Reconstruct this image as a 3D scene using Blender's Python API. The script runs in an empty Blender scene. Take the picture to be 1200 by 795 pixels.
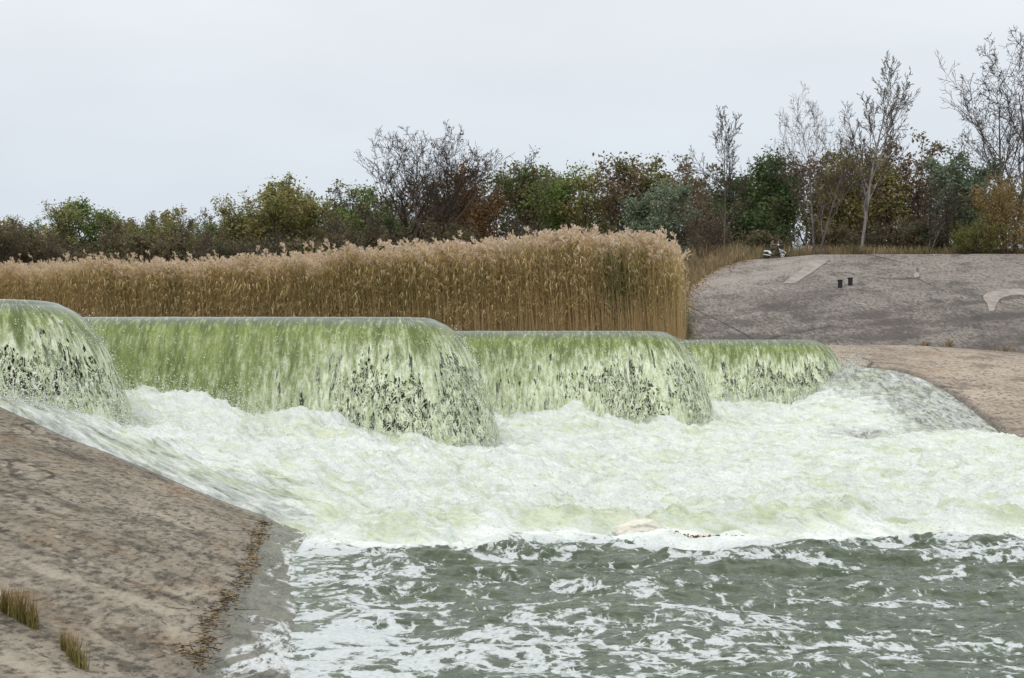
import bpy, bmesh, math, random
import numpy as np
from mathutils import Vector, Matrix

random.seed(7)
RS = np.random.RandomState
S = bpy.context.scene
COL = S.collection

# ------------------------------------------------------------------ camera
EYE = 3.0                      # eye height over the pool, metres
F, HX, HY = 1500.0, 600.0, 440.0
cam = bpy.data.cameras.new('camera')
cam.sensor_width = 36.0
cam.lens = 45.0
cam.shift_y = (HY - 397.5) / 1200.0
cam.clip_start = 0.1
cam.clip_end = 6000
camo = bpy.data.objects.new('camera', cam)
camo.location = (0, 0, EYE)
camo.rotation_euler = (math.radians(90), 0, 0)
COL.objects.link(camo)
S.camera = camo

# ------------------------------------------------------------------ sky + sun (overcast)
SUN_EL, SUN_AZ = 52.0, 215.0   # degrees; azimuth clockwise from +Y
W = bpy.data.worlds.new('World')
S.world = W
W.use_nodes = True
nt = W.node_tree
for n in list(nt.nodes):
    nt.nodes.remove(n)
out = nt.nodes.new('ShaderNodeOutputWorld')
bg = nt.nodes.new('ShaderNodeBackground')
bg.inputs['Strength'].default_value = 0.1
sky = nt.nodes.new('ShaderNodeTexSky')
sky.sky_type = 'NISHITA'
sky.sun_disc = False
sky.sun_elevation = math.radians(SUN_EL)
sky.sun_rotation = math.radians(SUN_AZ)
tc = nt.nodes.new('ShaderNodeTexCoord')
sep = nt.nodes.new('ShaderNodeSeparateXYZ')
nt.links.new(tc.outputs['Generated'], sep.inputs[0])
ramp = nt.nodes.new('ShaderNodeValToRGB')          # cloud deck: brighter towards the zenith
cr = ramp.color_ramp
cr.elements[0].position = 0.0
cr.elements[0].color = (0.65, 0.71, 0.78, 1)
cr.elements[1].position = 1.0
cr.elements[1].color = (1.55, 1.52, 1.48, 1)
e = cr.elements.new(0.13); e.color = (0.72, 0.775, 0.835, 1)
e = cr.elements.new(0.28); e.color = (0.86, 0.895, 0.93, 1)
nt.links.new(sep.outputs['Z'], ramp.inputs[0])
mp = nt.nodes.new('ShaderNodeMapping')
mp.inputs['Scale'].default_value = (1.5, 1.5, 5)
nt.links.new(tc.outputs['Generated'], mp.inputs[0])
cn = nt.nodes.new('ShaderNodeTexNoise')
cn.inputs['Scale'].default_value = 1.8
cn.inputs['Detail'].default_value = 5
nt.links.new(mp.outputs[0], cn.inputs['Vector'])
mr = nt.nodes.new('ShaderNodeMapRange')
mr.inputs['From Min'].default_value = 0.3; mr.inputs['From Max'].default_value = 0.7
mr.inputs['To Min'].default_value = 9.7; mr.inputs['To Max'].default_value = 10.9
nt.links.new(cn.outputs['Fac'], mr.inputs['Value'])
vm = nt.nodes.new('ShaderNodeVectorMath'); vm.operation = 'SCALE'
nt.links.new(ramp.outputs['Color'], vm.inputs[0])
nt.links.new(mr.outputs[0], vm.inputs['Scale'])
mx = nt.nodes.new('ShaderNodeMixRGB')
mx.inputs['Fac'].default_value = 0.90
nt.links.new(sky.outputs[0], mx.inputs[1])
nt.links.new(vm.outputs[0], mx.inputs[2])
nt.links.new(mx.outputs[0], bg.inputs['Color'])
nt.links.new(bg.outputs[0], out.inputs['Surface'])

sl = bpy.data.lights.new('sun', 'SUN')
sl.energy = 1.1
sl.angle = math.radians(14)
sl.color = (1.0, 0.96, 0.90)
so = bpy.data.objects.new('sun', sl)
_el, _az = math.radians(SUN_EL), math.radians(SUN_AZ)
_d = Vector((math.sin(_az) * math.cos(_el), math.cos(_az) * math.cos(_el), math.sin(_el)))
so.rotation_euler = (-_d).to_track_quat('-Z', 'Y').to_euler()
so.location = (0, 0, 60)
COL.objects.link(so)

S.view_settings.view_transform = 'Standard'
S.view_settings.look = 'None'
S.view_settings.exposure = 0.0
S.view_settings.gamma = 1.0
S.view_settings.use_curve_mapping = False
S.render.engine = 'CYCLES'
S.cycles.use_denoising = True
S.cycles.max_bounces = 6
S.cycles.transparent_max_bounces = 12
S.cycles.caustics_reflective = False
S.cycles.caustics_refractive = False


def P(px, py, D):
    """world point of a photograph pixel (1200 x 795) at depth D"""
    return ((px - HX) / F * D, D, EYE + (HY - py) / F * D)


# ------------------------------------------------------------------ helpers
def tag(o, label=None, cat=None, group=None, kind=None):
    if label: o['label'] = label
    if cat: o['category'] = cat
    if group: o['group'] = group
    if kind: o['kind'] = kind
    return o


def empty(name, loc, rz=0.0):
    o = bpy.data.objects.new(name, None)
    o.location = loc
    o.rotation_euler = (0, 0, rz)
    o.empty_display_size = 0.3
    COL.objects.link(o)
    return o


def mesh_np(name, V, Fq, mat=None, parent=None, smooth=False, attrs=None, uv=None):
    """V (n,3); Fq (m,k) int array or list of such arrays (k = 3 or 4)"""
    if not isinstance(Fq, (list, tuple)):
        Fq = [Fq]
    me = bpy.data.meshes.new(name)
    V = np.asarray(V, dtype=np.float32)
    me.vertices.add(len(V))
    me.vertices.foreach_set('co', V.ravel())
    loops = np.concatenate([f.ravel() for f in Fq]).astype(np.int32)
    tot = np.concatenate([np.full(len(f), f.shape[1], np.int32) for f in Fq])
    start = np.concatenate([[0], np.cumsum(tot)[:-1]]).astype(np.int32)
    me.loops.add(len(loops))
    me.polygons.add(len(tot))
    me.polygons.foreach_set('loop_start', start)
    me.loops.foreach_set('vertex_index', loops)
    me.update(calc_edges=True)
    if smooth:
        me.polygons.foreach_set('use_smooth', np.ones(len(tot), dtype=bool))
    if attrs:
        for k, a in attrs.items():
            at = me.attributes.new(k, 'FLOAT', 'POINT')
            at.data.foreach_set('value', np.asarray(a, dtype=np.float32).ravel())
    if uv is not None:
        l = me.uv_layers.new(name='UVMap')
        l.data.foreach_set('uv', np.asarray(uv, dtype=np.float32)[loops].ravel())
    me.validate()
    if mat: me.materials.append(mat)
    o = bpy.data.objects.new(name, me)
    COL.objects.link(o)
    if parent: o.parent = parent
    return o


def grid_faces(nr, nc):
    i = np.arange(nr - 1)[:, None] * nc + np.arange(nc - 1)[None, :]
    i = i.ravel()
    return np.stack([i, i + 1, i + nc + 1, i + nc], 1)


def bm_obj(name, bm, mat, parent=None, smooth=False):
    me = bpy.data.meshes.new(name)
    bmesh.ops.recalc_face_normals(bm, faces=bm.faces)
    bm.to_mesh(me)
    bm.free()
    if smooth:
        for p in me.polygons: p.use_smooth = True
    me.materials.append(mat)
    o = bpy.data.objects.new(name, me)
    COL.objects.link(o)
    if parent: o.parent = parent
    return o


_G = RS(11).normal(size=(256, 2))
_G /= np.linalg.norm(_G, axis=1)[:, None]
_PERM = np.concatenate([RS(5).permutation(256)] * 2)


def perlin(x, y, seed=0):
    x = np.asarray(x, dtype=np.float64) + seed * 17.31
    y = np.asarray(y, dtype=np.float64) + seed * 9.73
    xi = np.floor(x).astype(np.int64); yi = np.floor(y).astype(np.int64)
    xf = x - xi; yf = y - yi
    u = xf * xf * xf * (xf * (xf * 6 - 15) + 10)
    v = yf * yf * yf * (yf * (yf * 6 - 15) + 10)
    def g(ix, iy, fx, fy):
        h = _PERM[_PERM[(ix + 31 * seed) & 255] + (iy & 255)]
        return _G[h, 0] * fx + _G[h, 1] * fy
    n00 = g(xi, yi, xf, yf); n10 = g(xi + 1, yi, xf - 1, yf)
    n01 = g(xi, yi + 1, xf, yf - 1); n11 = g(xi + 1, yi + 1, xf - 1, yf - 1)
    return (n00 * (1 - u) + n10 * u) * (1 - v) + (n01 * (1 - u) + n11 * u) * v * 1.0


def fbm(x, y, oct=4, seed=0, gain=0.5, ridged=False):
    t = 0; a = 1.0; f = 1.0; s = 0
    for k in range(oct):
        n = perlin(x * f, y * f, seed + k)
        if ridged: n = 0.5 - np.abs(n) * 1.6
        t = t + a * n; s += a
        a *= gain; f *= 2.03
    return t / s


def sstep(x, a, b):
    t = np.clip((np.asarray(x, float) - a) / (b - a), 0, 1)
    return t * t * (3 - 2 * t)


def tps(pts, z, smooth=0.0):
    pts = np.asarray(pts, float); z = np.asarray(z, float)
    n = len(pts)
    def U(r2): return 0.5 * r2 * np.log(r2 + 1e-9)
    d2 = ((pts[:, None] - pts[None]) ** 2).sum(-1)
    A = np.zeros((n + 3, n + 3))
    A[:n, :n] = U(d2) + smooth * np.eye(n)
    A[:n, n] = 1; A[:n, n + 1:] = pts
    A[n, :n] = 1; A[n + 1:, :n] = pts.T
    w = np.linalg.solve(A, np.concatenate([z, [0, 0, 0]]))
    def f(x, y):
        x = np.asarray(x, float); y = np.asarray(y, float)
        r = w[n] + w[n + 1] * x + w[n + 2] * y
        for i in range(n):
            r = r + w[i] * U((x - pts[i, 0]) ** 2 + (y - pts[i, 1]) ** 2)
        return r
    return f


def in_poly(x, y, poly):
    r = np.zeros(x.shape, bool)
    n = len(poly)
    for i in range(n):
        x0, y0 = poly[i]; x1, y1 = poly[(i + 1) % n]
        if y0 == y1: continue
        c = ((y0 > y) != (y1 > y)) & (x < (x1 - x0) * (y - y0) / (y1 - y0) + x0)
        r ^= c
    return r


# ------------------------------------------------------------------ materials (small node language)
class M:
    def __init__(s, name):
        s.m = bpy.data.materials.new(name)
        s.m.use_nodes = True
        s.t = s.m.node_tree
        for n in list(s.t.nodes): s.t.nodes.remove(n)
        s.out = s.t.nodes.new('ShaderNodeOutputMaterial')
        s.b = s.t.nodes.new('ShaderNodeBsdfPrincipled')
        s.t.links.new(s.b.outputs[0], s.out.inputs[0])
        s._c = None

    def n(s, typ, **kw):
        n = s.t.nodes.new('ShaderNode' + typ)
        for k, v in kw.items(): setattr(n, k, v)
        return n

    def ln(s, a, b):
        if isinstance(a, (int, float)): b.default_value = a
        elif isinstance(a, tuple):
            b.default_value = a if len(a) == 4 or b.type == 'VECTOR' else a + (1,)
        else: s.t.links.new(a, b)

    def co(s, kind='Object'):
        if s._c is None: s._c = s.n('TexCoord')
        return s._c.outputs[kind]

    def map(s, v, scale=(1, 1, 1), rot=(0, 0, 0), loc=(0, 0, 0)):
        n = s.n('Mapping')
        s.ln(v, n.inputs[0])
        n.inputs['Location'].default_value = loc
        n.inputs['Rotation'].default_value = rot
        n.inputs['Scale'].default_value = scale
        return n.outputs[0]

    def noise(s, v, scale, detail=4, rough=0.55, dist=0.0):
        n = s.n('TexNoise')
        s.ln(v, n.inputs['Vector'])
        n.inputs['Scale'].default_value = scale
        n.inputs['Detail'].default_value = detail
        n.inputs['Roughness'].default_value = rough
        n.inputs['Distortion'].default_value = dist
        return n.outputs['Fac']

    def voro(s, v, scale, feature='F1', out='Distance', rnd=1.0):
        n = s.n('TexVoronoi', feature=feature)
        s.ln(v, n.inputs['Vector'])
        n.inputs['Scale'].default_value = scale
        n.inputs['Randomness'].default_value = rnd
        return n.outputs[out]

    def rng(s, v, a, b, c=0.0, d=1.0, smooth=True):
        n = s.n('MapRange')
        if smooth: n.interpolation_type = 'SMOOTHSTEP'
        s.ln(v, n.inputs['Value'])
        for k, x in (('From Min', a), ('From Max', b), ('To Min', c), ('To Max', d)):
            s.ln(x, n.inputs[k])
        return n.outputs[0]

    def mix(s, f, a, b, blend='MIX'):
        n = s.n('MixRGB', blend_type=blend)
        s.ln(f, n.inputs[0]); s.ln(a, n.inputs[1]); s.ln(b, n.inputs[2])
        return n.outputs[0]

    def math(s, op, a, b=0.0, c=None, clamp=False):
        n = s.n('Math', operation=op, use_clamp=clamp)
        s.ln(a, n.inputs[0]); s.ln(b, n.inputs[1])
        if c is not None: s.ln(c, n.inputs[2])
        return n.outputs[0]

    def attr(s, name):
        n = s.n('Attribute', attribute_name=name)
        return n.outputs['Fac']

    def island(s):
        return s.n('NewGeometry').outputs['Random Per Island']

    def bump(s, h, strength=0.5, dist=0.02, normal=None):
        n = s.n('Bump')
        n.inputs['Strength'].default_value = strength
        n.inputs['Distance'].default_value = dist
        s.ln(h, n.inputs['Height'])
        if normal is not None: s.ln(normal, n.inputs['Normal'])
        return n.outputs[0]

    def set(s, color=None, rough=None, spec=None, normal=None, alpha=None, trans=None):
        if color is not None: s.ln(color, s.b.inputs['Base Color'])
        if rough is not None: s.ln(rough, s.b.inputs['Roughness'])
        if spec is not None: s.ln(spec, s.b.inputs['Specular IOR Level'])
        if normal is not None: s.ln(normal, s.b.inputs['Normal'])
        if alpha is not None: s.ln(alpha, s.b.inputs['Alpha'])
        return s.m


def plain(name, c, rough=0.6, spec=0.3, var=0.12, scale=8):
    m = M(name)
    n = m.noise(m.co(), scale, 5)
    c2 = tuple(x * (1 - var * 2.2) for x in c)
    return m.set(m.mix(m.rng(n, 0.3, 0.7), c2, c), rough, spec)


def concrete(name, light, mid, dark, rz=0.0, stretch=5.0, band=0.5, grain=22.0, wet=None, ochre=None, bumpd=0.03, toned=False, fore=1.0):
    """weathered concrete: bands of stain stretched along a direction, worn aggregate, hairline cracks"""
    m = M(name)
    o = m.map(m.co(), scale=(1, fore, 1))
    along = m.map(o, scale=(1, stretch, stretch), rot=(0, 0, rz))
    b1 = m.noise(along, band, 6, 0.6, 0.6)
    b2 = m.noise(along, band * 4.2, 6, 0.65, 0.4)
    blot = m.noise(o, band * 0.9, 6, 0.6)
    g = m.noise(o, grain, 4, 0.7)
    peb = m.voro(o, grain * 1.3)
    col = m.mix(m.rng(b1, 0.36, 0.62), mid, light)
    col = m.mix(m.rng(b2, 0.50, 0.64, 0, 0.75), col, dark)
    col = m.mix(m.rng(blot, 0.52, 0.70, 0, 0.55), col, mid)
    if ochre:
        oc = m.noise(along, band * 1.7, 5, 0.6, 0.3)
        col = m.mix(m.rng(oc, 0.52, 0.72, 0, 0.6), col, ochre)
    pale = m.noise(along, band * 7, 5, 0.6)
    col = m.mix(m.rng(pale, 0.63, 0.70, 0, 0.5), col, tuple(min(1, x * 1.5) for x in light))
    pit = m.rng(g, 0.36, 0.52, 1, 0)
    col = m.mix(m.math('MULTIPLY', pit, 0.72), col, tuple(x * 0.45 for x in dark))
    pb = m.rng(g, 0.56, 0.68)
    col = m.mix(m.math('MULTIPLY', pb, 0.35), col, tuple(min(1, x * 1.35) for x in light))
    if toned:
        tn = m.attr('tone')
        tn = m.math('ADD', tn, m.math('MULTIPLY', m.math('SUBTRACT', m.noise(along, band * 9, 6, 0.7), 0.5), 0.9))
        tn = m.math('ADD', tn, m.math('MULTIPLY', m.math('SUBTRACT', g, 0.5), 0.7))
        col = m.mix(m.rng(tn, 0.55, 1.0, 0, 0.85), col, tuple(x * 1.22 for x in light))
        col = m.mix(m.rng(tn, 0.42, 0.05, 0, 0.85), col, tuple(x * 0.85 for x in dark))
    vz = m.map(o, scale=(1.0, 0.8, 1))
    vn = m.n('TexNoise'); m.ln(vz, vn.inputs['Vector']); vn.inputs['Scale'].default_value = band * 5; vn.inputs['Detail'].default_value = 4
    vd = m.mix(0.35, vz, vn.outputs['Color'])
    ck = m.voro(vd, band * 2.2, 'DISTANCE_TO_EDGE')
    ckm = m.math('MULTIPLY', m.rng(ck, 0.004, 0.016, 1, 0), m.rng(blot, 0.46, 0.58))
    col = m.mix(m.math('MULTIPLY', ckm, 0.8), col, tuple(x * 0.35 for x in dark))
    rough = 0.9
    h = m.math('ADD', g, m.math('MULTIPLY', peb, 0.5))
    h = m.math('ADD', h, m.math('MULTIPLY', b2, 0.4))
    nrm = m.bump(h, 0.9, bumpd)
    spec = 0.2
    if wet:
        wt = m.attr('wet')
        col = m.mix(m.math('MULTIPLY', wt, 0.72), col, m.mix(1.0, col, wet, 'MULTIPLY'))
        fm = m.attr('film')
        fs = m.map(o, scale=(1.0, 1.0, 1), rot=(0, 0, 0.3))
        f1 = m.noise(fs, 1.7, 8, 0.66, 0.8)
        f2 = m.rng(g, 0.38, 0.5)
        fmask = m.rng(m.math('ADD', f1, m.math('MULTIPLY', fm, 0.16)), 0.60, 0.67)
        fmask = m.math('MULTIPLY', fmask, m.math('MULTIPLY', f2, m.rng(fm, 0.05, 0.25)))
        col = m.mix(m.math('MULTIPLY', fmask, 0.85), col, (0.70, 0.74, 0.76))
        rough = m.rng(wt, 0, 1, 0.9, 0.20)
    return m.set(col, rough, spec, nrm)


# ================================================================== LAYOUT
# zig-zag weir crest in plan: inner corners I, outer corners C
I0 = (-22.0, 30.5); C1 = (-10.5, 30.5)
I1 = (-15.2, 40.0); C2 = (-2.2, 40.0)
I2 = (-4.2, 52.5); C3 = (6.5, 52.5)
I3 = (6.8, 65.6); C4 = (15.9, 65.6); I4 = (16.4, 76.0)
CREST = [I0, C1, I1, C2, I2, C3, I3, C4, I4]
ZC = 4.84                       # crest water level

# left bank edge: where the concrete turns down into the chute
EDGE_L = [P(-200, 400, 29.0), P(0, 473, 28.0), P(80, 510, 27.5), P(133, 530, 27.2), P(187, 553, 26.8),
          P(260, 583, 26.2), P(300, 598, 25.8), P(367, 618, 25.2)]
ELX = np.array([p[0] for p in EDGE_L]); ELY = np.array([p[1] for p in EDGE_L])
# right bench edge
EDGE_R = [P(940, 425, 68.5), P(985, 428, 66.5), P(1024, 430, 65.5), P(1050, 431.5, 64.5), P(1080, 440, 62.5), P(1105, 452, 60.2),
          P(1135, 471, 57.2), P(1160, 491, 54), P(1178, 505, 51.5), P(1200, 511, 50.0), P(1300, 516, 47.0), P(1500, 535, 42)]

# ------------------------------------------------------------------ chute water surface (height control points)
ctl = []
def c_(px, py, D): ctl.append(P(px, py, D))
for a in [(-60, 445, 30), (0, 450, 31), (100, 463, 35), (150, 472, 37.2), (200, 469, 38.0), (300, 487, 38.0), (340, 495, 38.0), (400, 503, 38),
          (450, 518, 38), (520, 520, 41), (560, 510, 47), (600, 488, 50.5), (640, 484, 51), (700, 492, 51), (760, 503, 51), (835, 496, 60),
          (850, 472, 64), (930, 474, 64), (972, 450, 64.3)]: c_(*a)
for a in [(100, 485, 31), (200, 505, 33), (300, 530, 31), (200, 530, 29), (400, 560, 29), (500, 560, 31), (600, 545, 35), (700, 540, 39),
          (800, 520, 46), (900, 500, 53), (900, 520, 46), (1000, 480, 57), (1000, 512, 50), (1100, 500, 53), (700, 565, 34), (800, 555, 37),
          (1060, 470, 58)]: c_(*a)
for p in EDGE_L[1:]: ctl.append((p[0], p[1] + 0.15, p[2] + 0.03))
for p in EDGE_R[0:10]:
    ctl.append((p[0] - 0.35, p[1] - 0.1, p[2] - 0.16))
for (x, y) in [(-2, 24), (1, 24.3), (4, 25), (7, 27), (10, 29.5), (14, 33), (18, 39), (22, 46), (26, 50),
               (-2, 18), (4, 18), (12, 20), (20, 26), (28, 34), (0, 12), (10, 12), (36, 46), (36, 30)]:
    ctl.append((x, y, 0.0))
ctl = np.array(ctl)
_tz = tps(ctl[:, :2], ctl[:, 2], 0.08)


def edge_l(x):
    return np.interp(x, ELX, ELY)


def bank_plane(x, y):
    ax, ay = -3.95, 25.0
    bx, by = -1.86, 12.7
    ux, uy = bx - ax, by - ay
    l = math.hypot(ux, uy); ux /= l; uy /= l
    d = (x - ax) * uy * 1.0 + (y - ay) * (-ux)
    # bend the water line to the right nearer than the frame, so the camera stands over the bank
    d = d + np.clip(12.0 - y, 0, 30) ** 1.35 * 0.12
    return d * 0.335


def water_base(x, y):
    z = np.maximum(_tz(x, y), 0.0)
    z = np.where(y < 23, z * sstep(y, 19, 23), z)
    e = y - edge_l(x)
    k = sstep(-x, 3.6, 4.4)
    z = z - k * 0.7 * np.clip(-e, 0, 4) * (z > 0.02)
    return z


# ================================================================== GROUND AND BANKS
TOP_Y = 107.0
def top_z(px):
    return np.interp(px, [820, 905, 960, 1300], [12.5, 12.74, 13.08, 13.15])

def slope_plane(x, y):
    px = HX + x / y * F
    tz = top_z(px)
    return 4.86 + (y - 78.0) / 29.0 * (tz - 4.86)

def ground_z(x, y):
    px = HX + x / np.maximum(y, 1) * F
    s = 4.3 + (y - 78.0) / 29.0 * (top_z(px) - 4.5)
    z = np.clip(s, -3.0, None)
    flat = top_z(px) + 0.02 * np.clip(y - 107, 0, 60) ** 0.9
    z = np.where(y > 106.4, np.maximum(flat - 0.05, 0), z)
    z = z + 0.12 * fbm(x * 0.3, y * 0.3, 3, 3) * (y > 70)
    return z

gx = np.concatenate([[-1500, -700, -300, -150], np.arange(-90, 91, 1.5), [150, 300, 700, 1500]])
gy = np.concatenate([[-300, -100, 0, 30, 60], np.arange(76, 106, 2.0), np.arange(106, 180, 1.5), [220, 300, 500, 1000, 3000]])
GX, GY = np.meshgrid(gx, gy)
GZ = ground_z(GX, GY)
GZ = np.where(GY < 75, -3.2, GZ)

gm = M('soil_leaf_litter')
gn = gm.noise(gm.co(), 0.6, 6); gn2 = gm.noise(gm.co(), 7, 5, 0.7)
gc = gm.mix(gm.rng(gn, 0.35, 0.65), (0.095, 0.070, 0.042), (0.16, 0.125, 0.068))
gc = gm.mix(gm.rng(gn2, 0.5, 0.68), gc, (0.24, 0.185, 0.10))
gm.set(gc, 0.95, 0.1, gm.bump(gn2, 0.8, 0.1))
tag(mesh_np('ground', np.stack([GX, GY, GZ], -1).reshape(-1, 3), grid_faces(*GX.shape), gm.m, smooth=True), kind='structure')

# left bank -------------------------------------------------------------
bxs = np.concatenate([np.arange(-40, -16, 1.0), np.arange(-16, 2.0, 0.14), np.arange(2, 14, 0.6)])
bys = np.concatenate([np.arange(-14, 7, 0.6), np.arange(7, 30.6, 0.14), np.arange(30.6, 40, 0.8)])
BX, BY = np.meshgrid(bxs, bys)
bp = bank_plane(BX, BY)
e = BY - edge_l(BX)
zb = bp + 0.035 * fbm(BX * 0.5, BY * 0.9, 4, 2) + 0.014 * fbm(BX * 3, BY * 3, 3, 8)
# blend the plane onto the chute edge line
ez = np.interp(BX, ELX, np.array([p[2] for p in EDGE_L]))
blend = sstep(e, -3.5, -0.1) * (BX < -3.9)
zb = np.where(e < 0, zb + (ez - bank_plane(BX, edge_l(BX))) * blend, zb)
wz = water_base(BX, BY)
zb = np.where((e >= 0) & (BX < -3.3), np.minimum(ez - 0.5 * np.clip(e, 0, 1.2), wz - 0.25 * np.clip(e, 0, 2) + 0.03), zb)
# the toe below the debris line is a slightly lower, gentler step
dl = bp / 0.335                                             # distance up from the waterline
wob = 0.18 * fbm(BX * 0.8, BY * 0.8, 3, 21)
DEB = 0.95 + 0.25 * sstep(BY, 18, 13) - 0.1 * sstep(BY, 20, 25)
zb = zb - 0.05 * sstep(DEB - dl - wob, -0.05, 0.1) * (e < 0)
# an old joint with a small step across the near slope
jl = -5.35 - 0.52 * (BX + 0.0) - BY * 0.0
joint = BY - (9.95 - 0.42 * (BX + 3.6) - 0.05 * (BX + 3.6) ** 2) + 0.10 * fbm(BX, BY, 3, 4)
zb = zb - 0.05 * sstep(joint, -0.05, 0.06) * (BX < -1.5) + 0.0
wet = np.maximum(sstep(DEB + wob - dl, -0.18, 0.1), 0.95 * sstep(e + 0.25 * fbm(BX * 1.2, BY * 1.2, 3, 29), -0.60, -0.25) * (BX < -3.6))
film = sstep(DEB + wob - dl, 0.0, 0.9) + 0.0
def plane_hit(px, py):
    lo, hi = 5.0, 40.0
    for _ in range(50):
        D = (lo + hi) / 2
        x, y, z = P(px, py, D)
        if z > float(bank_plane(np.array([x]), np.array([y]))[0]): lo = D
        else: hi = D
    return P(px, py, lo)[:2]
tone = 0.55 * fbm(BX * 0.30 + BY * 0.12, BY * 0.75 + BX * 0.30, 4, 27)
_w = 0.35 * fbm(BX * 0.7, BY * 0.7, 3, 28)
for a_, line, wd in [(1.0, [(-30, 648), (80, 668), (160, 700), (235, 738), (300, 765)], .42), (.55, [(190, 568), (250, 592), (300, 606)], .40),
                     (.75, [(0, 770), (60, 795), (120, 830)], .50), (.9, [(-10, 538), (45, 556)], .16), (.8, [(138, 556), (172, 574)], .12),
                     (.9, [(162, 588), (218, 614)], .13), (.7, [(232, 604), (274, 630)], .10), (.6, [(220, 690), (285, 672)], .22),
                     (-.5, [(-20, 565), (110, 585), (190, 625), (255, 650)], .75), (-.6, [(-20, 622), (90, 655), (160, 682), (245, 712)], .22),
                     (-.5, [(50, 735), (130, 765), (230, 800)], .34), (-.7, [(150, 700), (230, 735)], .16), (-.5, [(0, 500), (120, 540)], .5)]:
    pl = np.array([plane_hit(*q) for q in line])
    dm = np.full(BX.shape, 99.0)
    for q0, q1 in zip(pl[:-1], pl[1:]):
        dx, dy = q1 - q0; l2 = dx * dx + dy * dy
        t_ = np.clip(((BX - q0[0]) * dx + (BY - q0[1]) * dy) / l2, 0, 1)
        dm = np.minimum(dm, np.hypot(BX - q0[0] - t_ * dx, BY - q0[1] - t_ * dy))
    tone = tone + a_ * np.exp(-(np.maximum(dm + _w * wd * 3.2, 0) / wd) ** 2) * sstep(fbm(BX * 0.9 + a_ * 7, BY * 1.6, 3, 26), -0.30, 0.10)
bank_m = concrete('bank_concrete', (0.290, 0.258, 0.205), (0.180, 0.156, 0.120), (0.072, 0.062, 0.048), rz=math.radians(24), stretch=3.6,
                  band=0.34, grain=12, wet=(0.36, 0.38, 0.41), ochre=(0.26, 0.175, 0.100), toned=True, fore=0.28)
tag(mesh_np('bank', np.stack([BX, BY, zb], -1).reshape(-1, 3), grid_faces(*BX.shape), bank_m, smooth=True,
            attrs={'wet': wet, 'film': film, 'tone': tone * 0.5 + 0.5}), kind='structure')

def bank_z(x, y):
    j = int(np.clip(np.searchsorted(bxs, x) - 1, 0, len(bxs) - 2)); i = int(np.clip(np.searchsorted(bys, y) - 1, 0, len(bys) - 2))
    u = (x - bxs[j]) / (bxs[j + 1] - bxs[j]); v = (y - bys[i]) / (bys[i + 1] - bys[i])
    return float((zb[i, j] * (1 - u) + zb[i, j + 1] * u) * (1 - v) + (zb[i + 1, j] * (1 - u) + zb[i + 1, j + 1] * u) * v)

# far revetment slope ------------------------------------------------------
foot_px = np.array([560, 700, 820, 985, 1060, 1130, 1200, 1300, 1450, 1700])
foot_py = np.array([401, 402, 404, 405, 405, 409, 415, 424, 436, 455])
foot_D = np.array([78, 78, 78, 78, 78, 76.8, 75, 73, 70, 66.])
NU, NV = 300, 90
pxs = np.linspace(780, 1700, NU)
Vs = []
for i, px in enumerate(pxs):
    fp = P(px, np.interp(px, foot_px, foot_py), np.interp(px, foot_px, foot_D))
    tpx = max(px, 780)
    tp = ((tpx - HX) / F * TOP_Y, TOP_Y, float(top_z(tpx)))
    # straight down the slope: keep the foot under the top in plan
    Vs.append([fp, tp])
Vs = np.array(Vs)
vv = np.linspace(0, 1, NV)
SL = Vs[:, None, 0] * (1 - vv)[None, :, None] + Vs[:, None, 1] * vv[None, :, None]
SL[:, :, 2] += 0.35 * np.sin(vv * math.pi)[None] * 0.4
SL[:, :, 2] += 0.07 * fbm(SL[:, :, 0] * 0.35, SL[:, :, 1] * 0.35, 4, 12)
# rounded brow, then the flat service track
brow = np.zeros((NU, 5, 3))
for k, (dy, dz) in enumerate([(0.35, 0.05), (0.9, 0.07), (2.0, 0.07), (3.2, 0.06), (3.5, -0.5)]):
    brow[:, k] = SL[:, -1] + np.array([0, dy, dz])
ALL = np.concatenate([SL, brow], 1)
fq = grid_faces(NU, NV + 5)
_sx, _sy = ALL[:, :, 0], ALL[:, :, 1]
_q = HX + _sx / _sy * F
stone = 0.44 + 0.75 * fbm(_sx * 0.07 + _sy * 0.10, _sy * 0.30 - _sx * 0.13, 4, 44) + 0.20 * fbm(_sx * 0.4 - _sy * .1, _sy * 0.8, 4, 45)
stone = stone + 0.34 * sstep(945 - _q + (_sy - 96) * 5.5, -30, 60) * sstep(_sy, 86, 97)
stone = stone - 0.22 * sstep(_sy, 96, 86) + 0.45 * sstep(_sy, 106.7, 107.3)
# the concrete ends on the left along a worn diagonal edge, soil beyond
cen = ALL.reshape(-1, 3)[fq].mean(1)
cpx = HX + cen[:, 0] / cen[:, 1] * F
lim = np.interp(cen[:, 1], [78, 88, 94, 100, 104, 107, 111], [796, 798, 801, 822, 845, 868, 880]) + 4 * fbm(cen[:, 0], cen[:, 1], 3, 5)
keep = cpx > lim
slope_m = concrete('slope_concrete', (0.252, 0.228, 0.204), (0.168, 0.150, 0.136), (0.094, 0.084, 0.077), rz=math.radians(-38), stretch=2.0,
                   band=0.085, grain=5.5, ochre=(0.265, 0.225, 0.195), bumpd=0.05, toned=True, fore=0.30)
tag(mesh_np('embankment', ALL.reshape(-1, 3), fq[keep], slope_m, smooth=True, attrs={'tone': stone}), kind='structure')

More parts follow.
